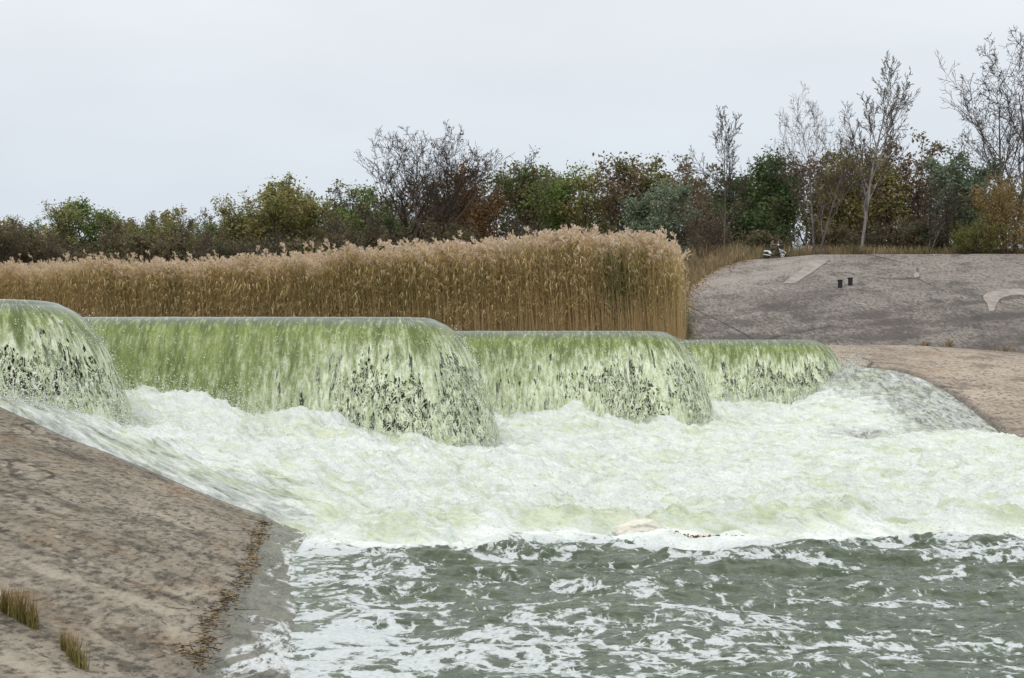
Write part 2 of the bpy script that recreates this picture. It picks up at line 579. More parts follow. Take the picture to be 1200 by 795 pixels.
def slope_pt(px, py):
    """point of the far slope seen at a photograph pixel"""
    u = (px - 780) / 920 * (NU - 1); i = int(u); f = u - i
    col_ = SL[i] * (1 - f) + SL[i + 1] * f
    cy_ = HY - (col_[:, 2] - EYE) / col_[:, 1] * F
    v = np.interp(-py, -cy_, np.arange(NV))
    k = min(int(v), NV - 2); f = v - k
    q = col_[k] * (1 - f) + col_[k + 1] * f
    return (float(q[0]), float(q[1]), float(q[2]))

# bench (apron beside the last bay) ------------------------------------------
NB = 120
eb = np.array(EDGE_R)
tpar = np.linspace(0, 1, len(eb))
tt = np.linspace(0, 1, NB)
ex = np.stack([np.interp(tt, tpar, eb[:, k]) for k in range(3)], 1)
for _ in range(6):
    ex[1:-1] = (ex[:-2] + ex[1:-1] * 2 + ex[2:]) / 4
fpx = np.interp(tt, tpar, [930, 975, 1005, 1040, 1075, 1110, 1145, 1180, 1210, 1250, 1340, 1480])
fo = np.array([P(p, np.interp(p, foot_px, foot_py) - 0.2, np.interp(p, foot_px, foot_D)) for p in fpx])
rows = []
for r in np.linspace(0, 1, 26):
    q = ex * (1 - r) + fo * r
    q = q.copy()
    q[:, 2] += 0.55 * math.sin(r * math.pi) * sstep(tt, 0.28, 0.6) + 0.02
    rows.append(q)
dirn = (ex - fo); dirn[:, 2] = 0
dirn /= np.linalg.norm(dirn, axis=1)[:, None]
lip1 = ex + dirn * 0.10 + np.array([0, 0, -0.10])
lip2 = ex + dirn * 0.9 + np.array([0, 0, -0.42])
lip3 = ex + dirn * 2.2 + np.array([0, 0, -1.3])
lip4 = ex + dirn * 3.2 + np.array([0, 0, -3.0])
BV = np.stack([lip4, lip3, lip2, lip1] + rows, 0)
BV[4:, :, 2] += 0.05 * fbm(BV[4:, :, 0] * 0.4, BV[4:, :, 1] * 0.4, 3, 9)
wetb = np.zeros(BV.shape[:2]); wetb[:4] = 1.0; wetb[4] = 0.6
bench_m = concrete('bench_concrete', (0.395, 0.338, 0.275), (0.300, 0.252, 0.202), (0.170, 0.140, 0.112), rz=math.radians(-55), stretch=2.2,
                   band=0.12, grain=6, wet=(0.42, 0.42, 0.44), ochre=(0.34, 0.255, 0.165), bumpd=0.04, fore=0.45)
tag(mesh_np('apron', BV.reshape(-1, 3), grid_faces(BV.shape[0], NB), bench_m, smooth=True,
            attrs={'wet': wetb, 'film': wetb * 0}), kind='structure')

# ================================================================== WEIR AND WATERFALLS
def unit(v):
    l = math.hypot(*v); return (v[0] / l, v[1] / l)

def bay_path(A, C, B, r=1.35, step=0.055, ext=0.5):
    """points and outward normals along A -> C -> B, outer corner rounded"""
    d1 = unit((C[0] - A[0], C[1] - A[1])); d2 = unit((B[0] - C[0], B[1] - C[1]))
    th = math.acos(max(-1, min(1, d1[0] * d2[0] + d1[1] * d2[1])))
    tl = r * math.tan(th / 2)
    n1 = (d1[1], -d1[0]); n2 = (d2[1], -d2[0])
    pts, nrm, ss = [], [], []
    L1 = math.hypot(C[0] - A[0], C[1] - A[1]) - tl
    L2 = math.hypot(B[0] - C[0], B[1] - C[1]) - tl
    for s in np.arange(-ext, L1, step):
        pts.append((A[0] + d1[0] * s, A[1] + d1[1] * s)); nrm.append(n1); ss.append(s)
    T1 = (A[0] + d1[0] * L1, A[1] + d1[1] * L1)
    O = (T1[0] - n1[0] * r, T1[1] - n1[1] * r)
    a0 = math.atan2(n1[1], n1[0])
    na = max(24, int(th * (r + 1.2) / step))
    for k in range(na + 1):
        a = a0 + th * k / na
        pts.append((O[0] + r * math.cos(a), O[1] + r * math.sin(a)))
        nrm.append((math.cos(a), math.sin(a))); ss.append(L1 + (r + 1.0) * th * k / na)
    T2 = (C[0] + d2[0] * tl, C[1] + d2[1] * tl)
    s0 = ss[-1]
    for s in np.arange(step, L2 + ext, step):
        pts.append((T2[0] + d2[0] * s, T2[1] + d2[1] * s)); nrm.append(n2); ss.append(s0 + s)
    return np.array(pts), np.array(nrm), np.array(ss), L1, L1 + (r + 1.0) * th

# --- weir wall
wall_m = M('wet_weir_concrete')
wn = wall_m.noise(wall_m.map(wall_m.co(), scale=(2.5, 2.5, 0.7)), 1.4, 6, 0.65)
wall_m.set(wall_m.mix(wall_m.rng(wn, 0.35, 0.65), (0.095, 0.078, 0.068), (0.230, 0.190, 0.165)), 0.35, 0.4, wall_m.bump(wn, 0.6, 0.05))
WP = []; WN = []
for k in range(4):
    p, n, s, a, b = bay_path(CREST[2 * k], CREST[2 * k + 1], CREST[2 * k + 2], r=1.0, step=0.5, ext=0.0)
    WP.append(p); WN.append(n)
WP = np.concatenate(WP); WN = np.concatenate(WN)
off = [(-0.12, -2.0), (-0.12, 4.20), (-0.18, 4.42), (-0.30, 4.55), (-0.50, 4.58), (-0.66, 4.52), (-0.70, -2.0)]
WV = np.stack([np.concatenate([WP + WN * o, np.full((len(WP), 1), z)], 1) for o, z in off], 0)
o = mesh_np('weir_wall', WV.reshape(-1, 3), grid_faces(len(off), len(WP)), wall_m.m, smooth=False)
tag(o, 'zigzag concrete weir wall, dark and wet, behind the four falling curtains of water', 'weir wall')

# --- nappe material
def nappe_material():
    m = M('falling_green_water')
    uv = m.n('UVMap').outputs[0]
    v = m.attr('fall')          # 0 crest .. 1 foot
    th = m.attr('thin')
    st = m.map(uv, scale=(1.0, 0.16, 1))
    st2 = m.map(uv, scale=(1.0, 0.42, 1))
    streak = m.noise(st, 2.6, 6, 0.62, 0.35)
    fine = m.noise(m.map(uv, scale=(1, 0.22, 1)), 9.0, 5, 0.6, 0.3)
    fr = m.noise(m.map(uv, scale=(1.0, 0.27, 1)), 7.0, 7, 0.70, 0.35)
    grain = m.noise(m.map(uv, scale=(1.0, 0.36, 1)), 22.0, 4, 0.65)
    big = m.noise(m.map(uv, scale=(1, 0.5, 1)), 0.9, 3, 0.5)
    vr = m.math('ADD', v, m.math('ADD', m.math('MULTIPLY', m.math('SUBTRACT', streak, 0.5), 0.50), m.math('MULTIPLY', m.math('SUBTRACT', big, 0.5), 0.45)))
    # lacy net of strands
    lac = m.noise(m.map(uv, scale=(1.0, 0.40, 1)), 4.4, 4, 0.56, 0.6)
    lac2 = m.noise(m.map(uv, scale=(1.0, 0.36, 1), loc=(3.1, 7.7, 0)), 8.2, 3, 0.56, 0.6)
    r1 = m.math('ABSOLUTE', m.math('SUBTRACT', lac, 0.5))
    r2 = m.math('ABSOLUTE', m.math('SUBTRACT', lac2, 0.5))
    rr = m.math('MINIMUM', r1, m.math('MULTIPLY', r2, 1.05))
    tear = m.math('MULTIPLY', th, m.math('MULTIPLY', m.rng(vr, 0.05, 0.52), m.rng(v, 0.02, 0.12)))                     # how torn the sheet is
    tear = m.math('MULTIPLY', tear, m.rng(big, 0.34, 0.58, 0.72, 1.12))
    width = m.rng(tear, 0.10, 0.80, 0.30, 0.026, smooth=False)
    hole = m.rng(m.math('SUBTRACT', rr, width), -0.012, 0.020)
    streakhole = m.math('MULTIPLY', m.rng(streak, 0.53, 0.60), m.rng(tear, 0.18, 0.40))
    hole = m.math('MAXIMUM', hole, m.math('MULTIPLY', streakhole, m.rng(fr, 0.44, 0.56)))
    alpha = m.math('SUBTRACT', 1.0, hole, clamp=True)
    # colour: green glassy sheet turning to cream froth down the fall and where it tears
    green = m.mix(m.rng(streak, 0.36, 0.62), (0.098, 0.132, 0.032), (0.225, 0.280, 0.080))
    green = m.mix(m.rng(v, 0.015, 0.11, 0.90, 0.0), green, (0.095, 0.120, 0.100))  # grey-green crest band: glassy sky reflection painted in, with the tone of deeper water
    green = m.mix(m.rng(fine, 0.48, 0.66, 0, 0.7), green, (0.36, 0.43, 0.22))
    green = m.mix(m.rng(grain, 0.40, 0.52, 0.45, 0.0), green, (0.075, 0.10, 0.035))
    green = m.mix(m.math('MULTIPLY', m.rng(v, 0.08, 0.55, 0.0, 0.55), th, clamp=True), green, (0.33, 0.395, 0.165))
    froth = m.mix(m.rng(fr, 0.34, 0.60), (0.45, 0.525, 0.285), (0.80, 0.85, 0.67))
    froth = m.mix(m.rng(grain, 0.38, 0.52, 0.40, 0.0), froth, (0.37, 0.44, 0.22))
    k = m.math('ADD', m.math('MULTIPLY', m.rng(v, 0.10, 0.85), 0.22), m.math('MULTIPLY', th, m.rng(vr, 0.0, 0.42, 0.04, 0.68)))
    k = m.math('ADD', k, m.math('MULTIPLY', m.math('SUBTRACT', fr, 0.5), 1.15))
    k = m.math('ADD', k, m.math('MULTIPLY', m.math('SUBTRACT', streak, 0.5), 0.65))
    k = m.rng(k, 0.12, 0.74)
    col = m.mix(k, green, froth)
    rough = m.rng(k, 0, 1, 0.07, 0.42)
    h = m.math('ADD', m.math('MULTIPLY', streak, m.rng(v, 0.0, 0.2, 0.30, 0.8)), m.math('MULTIPLY', m.math('ADD', fr, m.math('MULTIPLY', grain, 0.5)), m.rng(v, 0.05, 0.4, 0.05, 0.9)))
    nrm = m.bump(h, 0.8, 0.10)
    m.set(col, rough, 0.5, nrm, alpha)
    m.b.inputs['IOR'].default_value = 1.33
    return m.m
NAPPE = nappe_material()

spray_m = M('spray_drops')
spray_m.set((0.82, 0.86, 0.80), 0.6, 0.3)

G9 = 9.81
def drops(name, C, R, mat, parent=None, seed=0):
    """many tiny four-sided droplets as one mesh"""
    n = len(C)
    rs = RS(seed)
    tet = np.array([[1, 1, 1], [1, -1, -1], [-1, 1, -1], [-1, -1, 1]], float) / 1.3
    q = rs.normal(size=(n, 3, 3))
    q = np.linalg.qr(q)[0]
    V = np.einsum('nij,kj->nki', q, tet) * R[:, None, None] + C[:, None, :]
    base = (np.arange(n) * 4)[:, None, None]
    fc = np.array([[0, 1, 2], [0, 3, 1], [0, 2, 3], [1, 3, 2]])[None] + base
    return mesh_np(name, V.reshape(-1, 3), fc.reshape(-1, 3), mat, parent)

thin_tab = [  # per bay: (fraction along the path, how torn) before/after the outer corner
    ([0, .3, .4, .5, 1], [.80, .85, .92, .92, .7]),
    ([0, .22, .285, .31, .335, .38, .44, .55, 1], [.08, .12, .20, .46, .34, .72, .90, .94, .7]),
    ([0, .10, .20, .28, .36, .50, 1], [.38, .42, .52, .74, .90, .92, .6]),
    ([0, .20, .35, .50, 1], [.62, .76, .88, .92, .6]),
]
labels_fall = [
    'broken white and green waterfall at the left edge, closest to the sloping bank',
    'widest waterfall, smooth olive green sheet on its left and torn white curtain on its right',
    'green streaked waterfall pouring between the widest fall and the smallest far one',
    'smallest and farthest waterfall, in front of the foot of the grey slope',
]
for k in range(4):
    A, C, B = CREST[2 * k], CREST[2 * k + 1], CREST[2 * k + 2]
    p, n, s, sa, sb = bay_path(A, C, B)
    ns = len(p)
    frac = (s - s[0]) / (s[-1] - s[0])
    thin = np.interp(frac, *thin_tab[k])
    thin = np.clip(thin + 0.10 * fbm(s * 0.5, s * 0 + k, 2, 40 + k), 0, 1)
    root = empty('waterfall', (C[0], C[1], 0.0))
    tag(root, labels_fall[k], 'waterfall', 'waterfalls over the weir')
    for layer, (nm, dn) in enumerate([('curtain', 0.0), ('inner_curtain', -0.22)]):
        vel = 1.95 - 0.12 * layer
        # profile: approach, lip, parabola
        tcur = np.concatenate([np.linspace(-0.55, 0, 12)[:-1], np.linspace(0, 0.95, 86)])
        zprof = np.where(tcur < 0, -0.07 * (tcur / 0.55) ** 2, -0.5 * G9 * tcur ** 2)
        nprof = np.where(tcur < 0, tcur * vel * 1.0, vel * 0.75 * np.abs(zprof) ** 0.38)
        nprof = nprof - 0.42 + dn * sstep(tcur, 0.25, 0.6)
        L = np.concatenate([[0], np.cumsum(np.hypot(np.diff(nprof), np.diff(zprof)))])
        vfall = np.clip(-zprof / 4.0, 0, 1) * (tcur > 0)
        SS, LL = np.meshgrid(s, L)
        _, VF = np.meshgrid(s, vfall)
        TH = np.broadcast_to(thin[None], SS.shape)
        # folds and ripples of the sheet
        disp = 0.028 * fbm(SS * 1.1, LL * 0.16, 3, 60 + k) * sstep(VF, 0.0, 0.05)
        disp = disp + (0.03 + 0.12 * VF) * fbm(SS * 2.6 + layer * 9, LL * 0.45, 4, 70 + k) * sstep(VF, 0.0, 0.2)
        disp = disp + 0.24 * TH * VF * fbm(SS * 3.1, LL * 1.1, 4, 80 + k + layer * 3)
        wob = 0.12 * TH * VF * fbm(SS * 2.0, LL * 0.7, 3, 90 + k)
        # a thin crest sags a little at the outer corner
        sag = 0.06 * TH
        NN = nprof[:, None] + disp
        X = p[None, :, 0] + n[None, :, 0] * NN - n[None, :, 1] * wob
        Y = p[None, :, 1] + n[None, :, 1] * NN + n[None, :, 0] * wob
        Z = ZC + zprof[:, None] - sag * sstep(VF, 0, 0.02) + 0.018 * fbm(SS * 1.2, LL * 0.5, 3, 95 + k) * (1 - sstep(VF, 0, .3)) - 0.02 * layer
        fq = grid_faces(len(L), ns)
        V = np.stack([X, Y, Z], -1).reshape(-1, 3)
        V = V - np.array([C[0], C[1], 0.0])
        thv = np.clip(TH * (1.0 if layer == 0 else 1.08), 0, 1.1)
        UV = np.stack([SS + layer * 31.7 + k * 11.3, LL + layer * 5.3], -1).reshape(-1, 2)
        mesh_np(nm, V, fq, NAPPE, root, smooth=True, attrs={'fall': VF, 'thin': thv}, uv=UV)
    # loose drops thrown off the torn parts and at the foot
    rs = RS(300 + k)
    nd = 5200
    w = 0.15 + thin; w = w / w.sum()
    w = w * (frac < 0.62); w = w / w.sum()
    idx = rs.choice(ns, nd, p=w)
    t = 0.25 + 0.68 * rs.rand(nd) ** 0.7
    nn = 1.46 * (0.5 * G9 * t ** 2) ** 0.38 - 0.42 + np.abs(rs.normal(size=nd)) * 0.10 - 0.03
    zz = ZC - 0.5 * G9 * t ** 2 + 0.10 * rs.normal(size=nd)
    Cc = np.stack([p[idx, 0] + n[idx, 0] * nn + rs.normal(size=nd) * .05, p[idx, 1] + n[idx, 1] * nn + rs.normal(size=nd) * .05, zz], 1)
    Rr = (0.007 + 0.016 * rs.rand(nd) ** 3)
    n2 = 22000
    idx = rs.choice(np.where(frac < 0.62)[0], n2)
    nn = 1.80 + rs.normal(size=n2) * 0.45
    fx = p[idx, 0] + n[idx, 0] * nn; fy = p[idx, 1] + n[idx, 1] * nn
    fz = np.minimum(water_base(fx, fy), 3.4) + np.abs(rs.normal(size=n2)) ** 1.5 * 0.26 - 0.05
    Cc = np.concatenate([Cc, np.stack([fx, fy, fz], 1)])
    Rr = np.concatenate([Rr, 0.006 + 0.014 * rs.rand(n2) ** 2])
    sp = drops('spray', Cc - np.array([C[0], C[1], 0.0]), Rr, spray_m.m, root, seed=400 + k)
    tag(sp, kind='stuff')

# upstream water behind the crest
up = [tuple(c) for c in CREST]
upoly = [(-90, 30.5)] + up + [(17.3, 80.5), (-90, 80.5)]
upin = [(-90, 31.2)] + [tuple(q) for q in (WP - WN * 0.62)[::2]] + [(16.6, 80.5), (-90, 80.5)]
off_in = []
bmw = bmesh.new()
vs = [bmw.verts.new((x, y, 4.745)) for x, y in upin]
es = [bmw.edges.new((vs[i], vs[(i + 1) % len(vs)])) for i in range(len(vs))]
bmesh.ops.triangle_fill(bmw, edges=es, use_beauty=True)
uw = M('upstream_water')
un = uw.noise(uw.co(), 1.5, 5)
uw.set((0.06, 0.085, 0.04), 0.08, 0.5, uw.bump(un, 0.3, 0.05))
uw.b.inputs['IOR'].default_value = 1.33
tag(bm_obj('water', bmw, uw.m), kind='structure')

# ================================================================== CHUTE AND POOL WATER
def geo(a, b, s0, g):
    r = [a]
    while r[-1] < b:
        r.append(r[-1] + s0); s0 *= g
    return np.array(r)
ys = np.concatenate([np.arange(-8, 9, 0.5), geo(9.0, 78, 0.034, 1.00125)])
xs = np.concatenate([-geo(15.5, 40, 0.3, 1.15)[::-1], np.arange(-15.4, 23.6, 0.058), geo(23.6, 60, 0.1, 1.12)])
X, Y = np.meshgrid(xs, ys)
ZB = water_base(X, Y)
rx = np.interp(Y, ex[::-1, 1], ex[::-1, 0])
dR = rx - X                                                  # distance from the right bench edge
ZB = ZB - 0.75 * np.clip(-dR - 0.02, 0, 4) * (Y > 41)
# flow direction: along the chute to the lower right
fd = unit((0.80, -0.60))
U_ = X * fd[0] + Y * fd[1]; V_ = -X * fd[1] + Y * fd[0]
# how turbulent: strong on the chute and jump, dying into the pool
jump = 23.4 + np.clip(X - 2, 0, 20) * 0.09 + 2.6 * fbm(X * 0.30, Y * 0.12 + 2, 4, 33, gain=0.6)
turb = sstep(Y, jump - 2.2, jump + 1.7)
turb = turb * sstep(X, -12 + 0 * Y, -10) * 1.0 + (1 - sstep(X, -12 + 0 * Y, -10)) * turb
eL = Y - edge_l(X)
filmL = sstep(5.0 - eL + 0.8 * fbm(X * 0.5, Y * 0.5, 3, 34), 0, 4.2) * sstep(-X, 3.0, 5.0) * (eL > -1)       # shallow fast film beside the left bank
filmR = sstep(6.0 - dR + 1.2 * fbm(X * 0.5, Y * 0.3, 3, 35), 0, 3.4) * sstep(Y, 49, 53)
calm_edge = sstep(dR, 0.0, 1.2)
film_c = np.exp(-(((X - P(1010, 505, 50)[0]) / 2.4) ** 2 + ((Y - 50.5) / 2.6) ** 2))
calm = np.clip(1 - 0.85 * filmL - 0.8 * filmR - 0.6 * film_c, 0.08, 1) * (0.1 + 0.9 * calm_edge)
lump = fbm(U_ * 0.34, V_ * 0.55, 2, 51)
lump2 = fbm(U_ * 0.85, V_ * 1.3, 3, 52)
bil = np.abs(perlin(U_ * 1.5, V_ * 2.3, 53)) + 0.5 * np.abs(perlin(U_ * 3.3, V_ * 4.8, 54))
fine = fbm(U_ * 5.0, V_ * 8.0, 3, 56, gain=0.6)
fine2 = fbm(U_ * 11.0, V_ * 15.0, 2, 58, gain=0.6)
dz = turb * calm * (0.66 * lump + 0.52 * lump2 + 0.26 * (0.55 - bil) + 0.12 * fine + 0.045 * fine2)
dz = dz + turb * (1 - calm) * (0.05 * lump2 + 0.03 * fine) * sstep(dR, 0, 1.5)
# standing roller at the jump
roll = np.exp(-((Y - (jump + 1.6)) / 1.1) ** 2) * sstep(X, -3.5, 0)
dz = dz + roll * (0.22 + 0.55 * fbm(X * 0.5, Y * 0.4, 3, 57))
# foam heaped up where the falls land
fd2 = np.full(X.shape, 1e9)
for k in range(4):
    p, n, s, _, _ = bay_path(CREST[2 * k], CREST[2 * k + 1], CREST[2 * k + 2])
    q = (p + n * 1.95)[: int(len(p) * 0.72): 12]
    m_ = (Y > 27) & (Y < 69) & (X > -17) & (X < 20)
    xx, yy = X[m_], Y[m_]; best = np.full(xx.shape, 1e9)
    for a_, b_ in q: best = np.minimum(best, (xx - a_) ** 2 + (yy - b_) ** 2)
    fd2[m_] = np.minimum(fd2[m_], best)
heap = np.exp(-fd2 / 0.9 ** 2) * turb * (0.55 + 1.1 * np.clip(fbm(X * 0.9, Y * 0.9, 3, 59), -0.4, 1))
dz = dz + 0.28 * heap * sstep(Y, 32.5, 35) * sstep(X, -9, -5)
# pool waves
leftd = bank_plane(X, Y) / -0.335                           # distance out from the waterline
ca = 1 - turb
amp = 0.080 + 0.12 * sstep(Y, 15, 22)
wv = 1.6 * fbm(X * 0.30 + 3, Y * 0.62, 2, 61) + 0.55 * (0.3 - np.abs(perlin(X * 0.7, Y * 1.7, 62)) * 1.4) + 0.42 * fbm(X * 1.8, Y * 3.8, 4, 63, gain=0.6)
dz = dz + ca * amp * 1.75 * wv * sstep(leftd, -0.2, 1.2)
dz = dz + ca * (1 - sstep(leftd, 0.2, 1.4)) * (0.06 * fbm(X * 0.5, Y * 0.55, 2, 64) + 0.05 * fbm(X * 1.5, Y * 1.9, 2, 65))
Z = ZB + dz
# the pool runs up the left bank only as a thin lip
foam = turb * 1.0
near = sstep(Y, 19.6, 23.0) * (0.16 + 0.40 * fbm(X * 0.45, Y * 0.9, 3, 73))
patch = 0.17 + 0.22 * fbm(X * 0.30, Y * 0.30, 3, 70)
edge_foam = np.exp(-np.clip(leftd, 0, 50) / 0.6) * 0.15
lowleft = sstep(8.0 - X, 0, 8) * sstep(17.8 - Y, 0, 3.5) * 0.15
streakf = 0.16 * sstep(fbm(X * 0.22 + 1.7, Y * 0.8, 3, 71), 0.10, 0.30)
tongue = 0.22 * np.exp(-((X + 1.9 - (Y - 17) * -0.05) / 0.55) ** 2) * np.exp(-((Y - 18) / 3.2) ** 2)
pool_f = np.clip(patch + near + edge_foam + lowleft + streakf + tongue - 0.02, 0, 1)
front = 0.16 * np.exp(-((Y - jump + 0.9) / 0.9) ** 2) * sstep(7.5 - X, -1, 4) + 0.30 * sstep(fbm(X * 0.35, Y * 1.3, 3, 72), 0.05, 0.3) * sstep(Y, 19.5, 22)
pool_f = np.clip(np.minimum(pool_f, 0.50) + front * 0.8 - 0.22 * sstep(fbm(X * 0.5, Y * 0.9, 3, 76), -0.02, 0.25) * sstep(Y, 19, 22), 0, 0.8)
FO = sstep(turb, 0.0, 0.75) * (0.98 - 0.47 * filmL - 0.60 * filmR - 0.52 * film_c) + (1 - sstep(turb, 0.0, 0.75)) * pool_f
FLM = np.clip(filmL + filmR + film_c, 0, 1) * turb
AER = np.clip(turb * (0.38 + 0.9 * fbm(U_ * 0.28, V_ * 0.7, 3, 68) - 0.5 * lump2) + 0.55 * np.exp(-((Y - jump - 0.6) / 1.5) ** 2) * sstep(fbm(X * 0.45, Y * 0.45, 3, 69), -0.12, 0.22), 0, 1)
rollg = np.exp(-((Y - (jump + 1.3)) / 0.9) ** 2) * sstep(fbm(X * 0.55, Y * 0.5, 2, 75), -0.02, 0.25) * sstep(X, -1, 2.5)
AER = np.clip(AER + rollg * 0.8, 0, 1)
fq = grid_faces(*X.shape)
cx = (X.ravel()[fq[:, 0]] + X.ravel()[fq[:, 2]]) / 2; cy = (Y.ravel()[fq[:, 0]] + Y.ravel()[fq[:, 2]]) / 2
drop_ = in_poly(cx - 0.0, cy, upoly)
drop_ |= (dR.ravel()[fq[:, 0]] < -3.5) & (cy > 44)
drop_ |= (bank_plane(cx, cy) > 1.2) & (cy < edge_l(cx) - 3)

wm = M('foaming_green_water')
o = wm.co()
fo = wm.attr('foam'); ae = wm.attr('aer'); fl = wm.attr('film'); tb = wm.attr('turb')
ang = math.atan2(fd[1], fd[0])
flow = wm.map(wm.map(o, rot=(0, 0, -ang)), scale=(0.45, 1.5, 1))
pn = wm.noise(wm.map(o, scale=(0.90, 0.90, 1)), 1.7, 7, 0.60, 1.0)     # drifting patches of the pool
pn2 = wm.noise(wm.map(o, scale=(1.1, 0.75, 1)), 4.9, 5, 0.6, 0.9)
fn = wm.noise(flow, 2.4, 8, 0.68, 0.6)
fs = wm.noise(wm.map(wm.map(o, rot=(0, 0, -ang)), scale=(0.26, 1.5, 1)), 3.2, 8, 0.72, 0.6)
pool_n = wm.math('ADD', wm.math('MULTIPLY', pn, 0.62), wm.math('MULTIPLY', pn2, 0.38))
n3 = wm.noise(wm.map(o, scale=(0.9, 0.8, 1)), 2.1, 4, 0.55, 1.2)
ridge = wm.rng(wm.math('ABSOLUTE', wm.math('SUBTRACT', n3, 0.5)), 0.0, 0.055, 0.065, 0.0)
pool_n = wm.math('ADD', pool_n, ridge)
pool_n = wm.math('ADD', 0.5, wm.math('MULTIPLY', wm.math('SUBTRACT', pool_n, 0.5), 1.45))
chut_n = wm.math('ADD', wm.math('MULTIPLY', fn, 0.55), wm.math('MULTIPLY', fs, 0.45))
iso = wm.noise(wm.map(o, scale=(1.5, 0.42, 1), rot=(0, 0, 0.12)), 2.6, 8, 0.72, 0.7)
sepx = wm.n('SeparateXYZ'); wm.ln(o, sepx.inputs[0])
chut_n = wm.mix(wm.math('MULTIPLY', fl, wm.rng(sepx.outputs['X'], 4.0, 8.0)), chut_n, iso)
nn_ = wm.mix(tb, pool_n, chut_n)
thr = wm.math('SUBTRACT', 1.0, fo)
thr = wm.rng(thr, 0, 1, 0.18, 0.72, smooth=False)
soft = wm.math('ADD', wm.rng(tb, 0, 1, 0.05, 0.13), wm.math('MULTIPLY', fl, 0.12))
mask = wm.rng(wm.math('SUBTRACT', nn_, thr), wm.math('MULTIPLY', soft, -1.0), soft)
deep = wm.mix(wm.rng(pn2, 0.35, 0.65), (0.048, 0.070, 0.042), (0.092, 0.122, 0.076))
rock = wm.mix(wm.rng(fs, 0.4, 0.6), (0.062, 0.062, 0.050), (0.125, 0.130, 0.095))
deep = wm.mix(fl, deep, rock)
lightg = wm.mix(wm.rng(fn, 0.35, 0.65), (0.38, 0.455, 0.25), (0.64, 0.70, 0.51))
gf = wm.noise(wm.map(o, scale=(1, 1.3, 1.3)), 16.0, 5, 0.75)
white = wm.mix(wm.rng(fn, 0.3, 0.62), (0.62, 0.685, 0.645), (0.83, 0.865, 0.855))
white = wm.mix(wm.rng(gf, 0.36, 0.52, 0.5, 0.0), white, (0.46, 0.54, 0.49))
white = wm.mix(wm.rng(fs, 0.30, 0.47, 0.65, 0.0), white, (0.40, 0.47, 0.40))
gk = wm.math('ADD', wm.math('MULTIPLY', ae, 0.75), wm.math('MULTIPLY', wm.math('SUBTRACT', fn, 0.5), 1.7))
gk = wm.math('SUBTRACT', gk, wm.math('MULTIPLY', wm.math('SUBTRACT', fs, 0.5), 2.4))
foamc = wm.mix(wm.math('MULTIPLY', wm.rng(gk, 0.10, 0.82), wm.math('MULTIPLY', tb, 0.92)), white, lightg)
poolfoam = wm.mix(wm.rng(gf, 0.35, 0.6), (0.42, 0.465, 0.47), (0.55, 0.595, 0.605))
foamc = wm.mix(wm.rng(tb, 0.03, 0.40), poolfoam, foamc)
col = wm.mix(mask, deep, foamc)
rough = wm.rng(mask, 0, 1, 0.07, 0.75)
h1 = wm.noise(wm.map(o, scale=(0.7, 1.25, 1)), 2.0, 6, 0.56, 0.5)
h2 = wm.noise(flow, 5.5, 6, 0.7, 0.4)
hh = wm.mix(tb, wm.math('MULTIPLY', h1, 1.6), wm.math('ADD', wm.math('MULTIPLY', gf, 0.5), wm.math('ADD', wm.math('MULTIPLY', h2, 0.9), wm.math('MULTIPLY', fn, 1.2))))
nrm = wm.bump(hh, 0.8, 0.085)
wm.set(col, rough, 0.5, nrm)
wm.b.inputs['IOR'].default_value = 1.33
tag(mesh_np('river_water', np.stack([X, Y, Z], -1).reshape(-1, 3), fq[~drop_], wm.m, smooth=True,
            attrs={'foam': FO, 'aer': AER, 'film': FLM, 'turb': turb}), kind='structure')

# spray over the churning water
rs = RS(77)
ii = rs.choice(X.size, 26000, p=(turb * calm * (lump2 + 0.2 * fine > 0.06) * (Y > 22) * (Y < 67) * (X > -13) * (X < 22) + 1e-12).ravel() /
               (turb * calm * (lump2 + 0.2 * fine > 0.06) * (Y > 22) * (Y < 67) * (X > -13) * (X < 22) + 1e-12).sum())
Cs = np.stack([X.ravel()[ii], Y.ravel()[ii], Z.ravel()[ii] + np.abs(rs.normal(size=len(ii))) ** 1.6 * 0.10], 1)
ok = ~in_poly(Cs[:, 0], Cs[:, 1], upoly)
Cs = Cs[ok]; Cs[:, :2] += rs.normal(size=(len(Cs), 2)) * 0.06
tag(drops('spray', Cs, 0.006 + 0.015 * rs.rand(len(Cs)) ** 2, spray_m.m, seed=9), kind='stuff')


# ================================================================== REEDS
def ribbon_faces(n):            # n cross-sections of 2 verts
    i = np.arange(n - 1) * 2
    return np.stack([i, i + 1, i + 3, i + 2], 1)

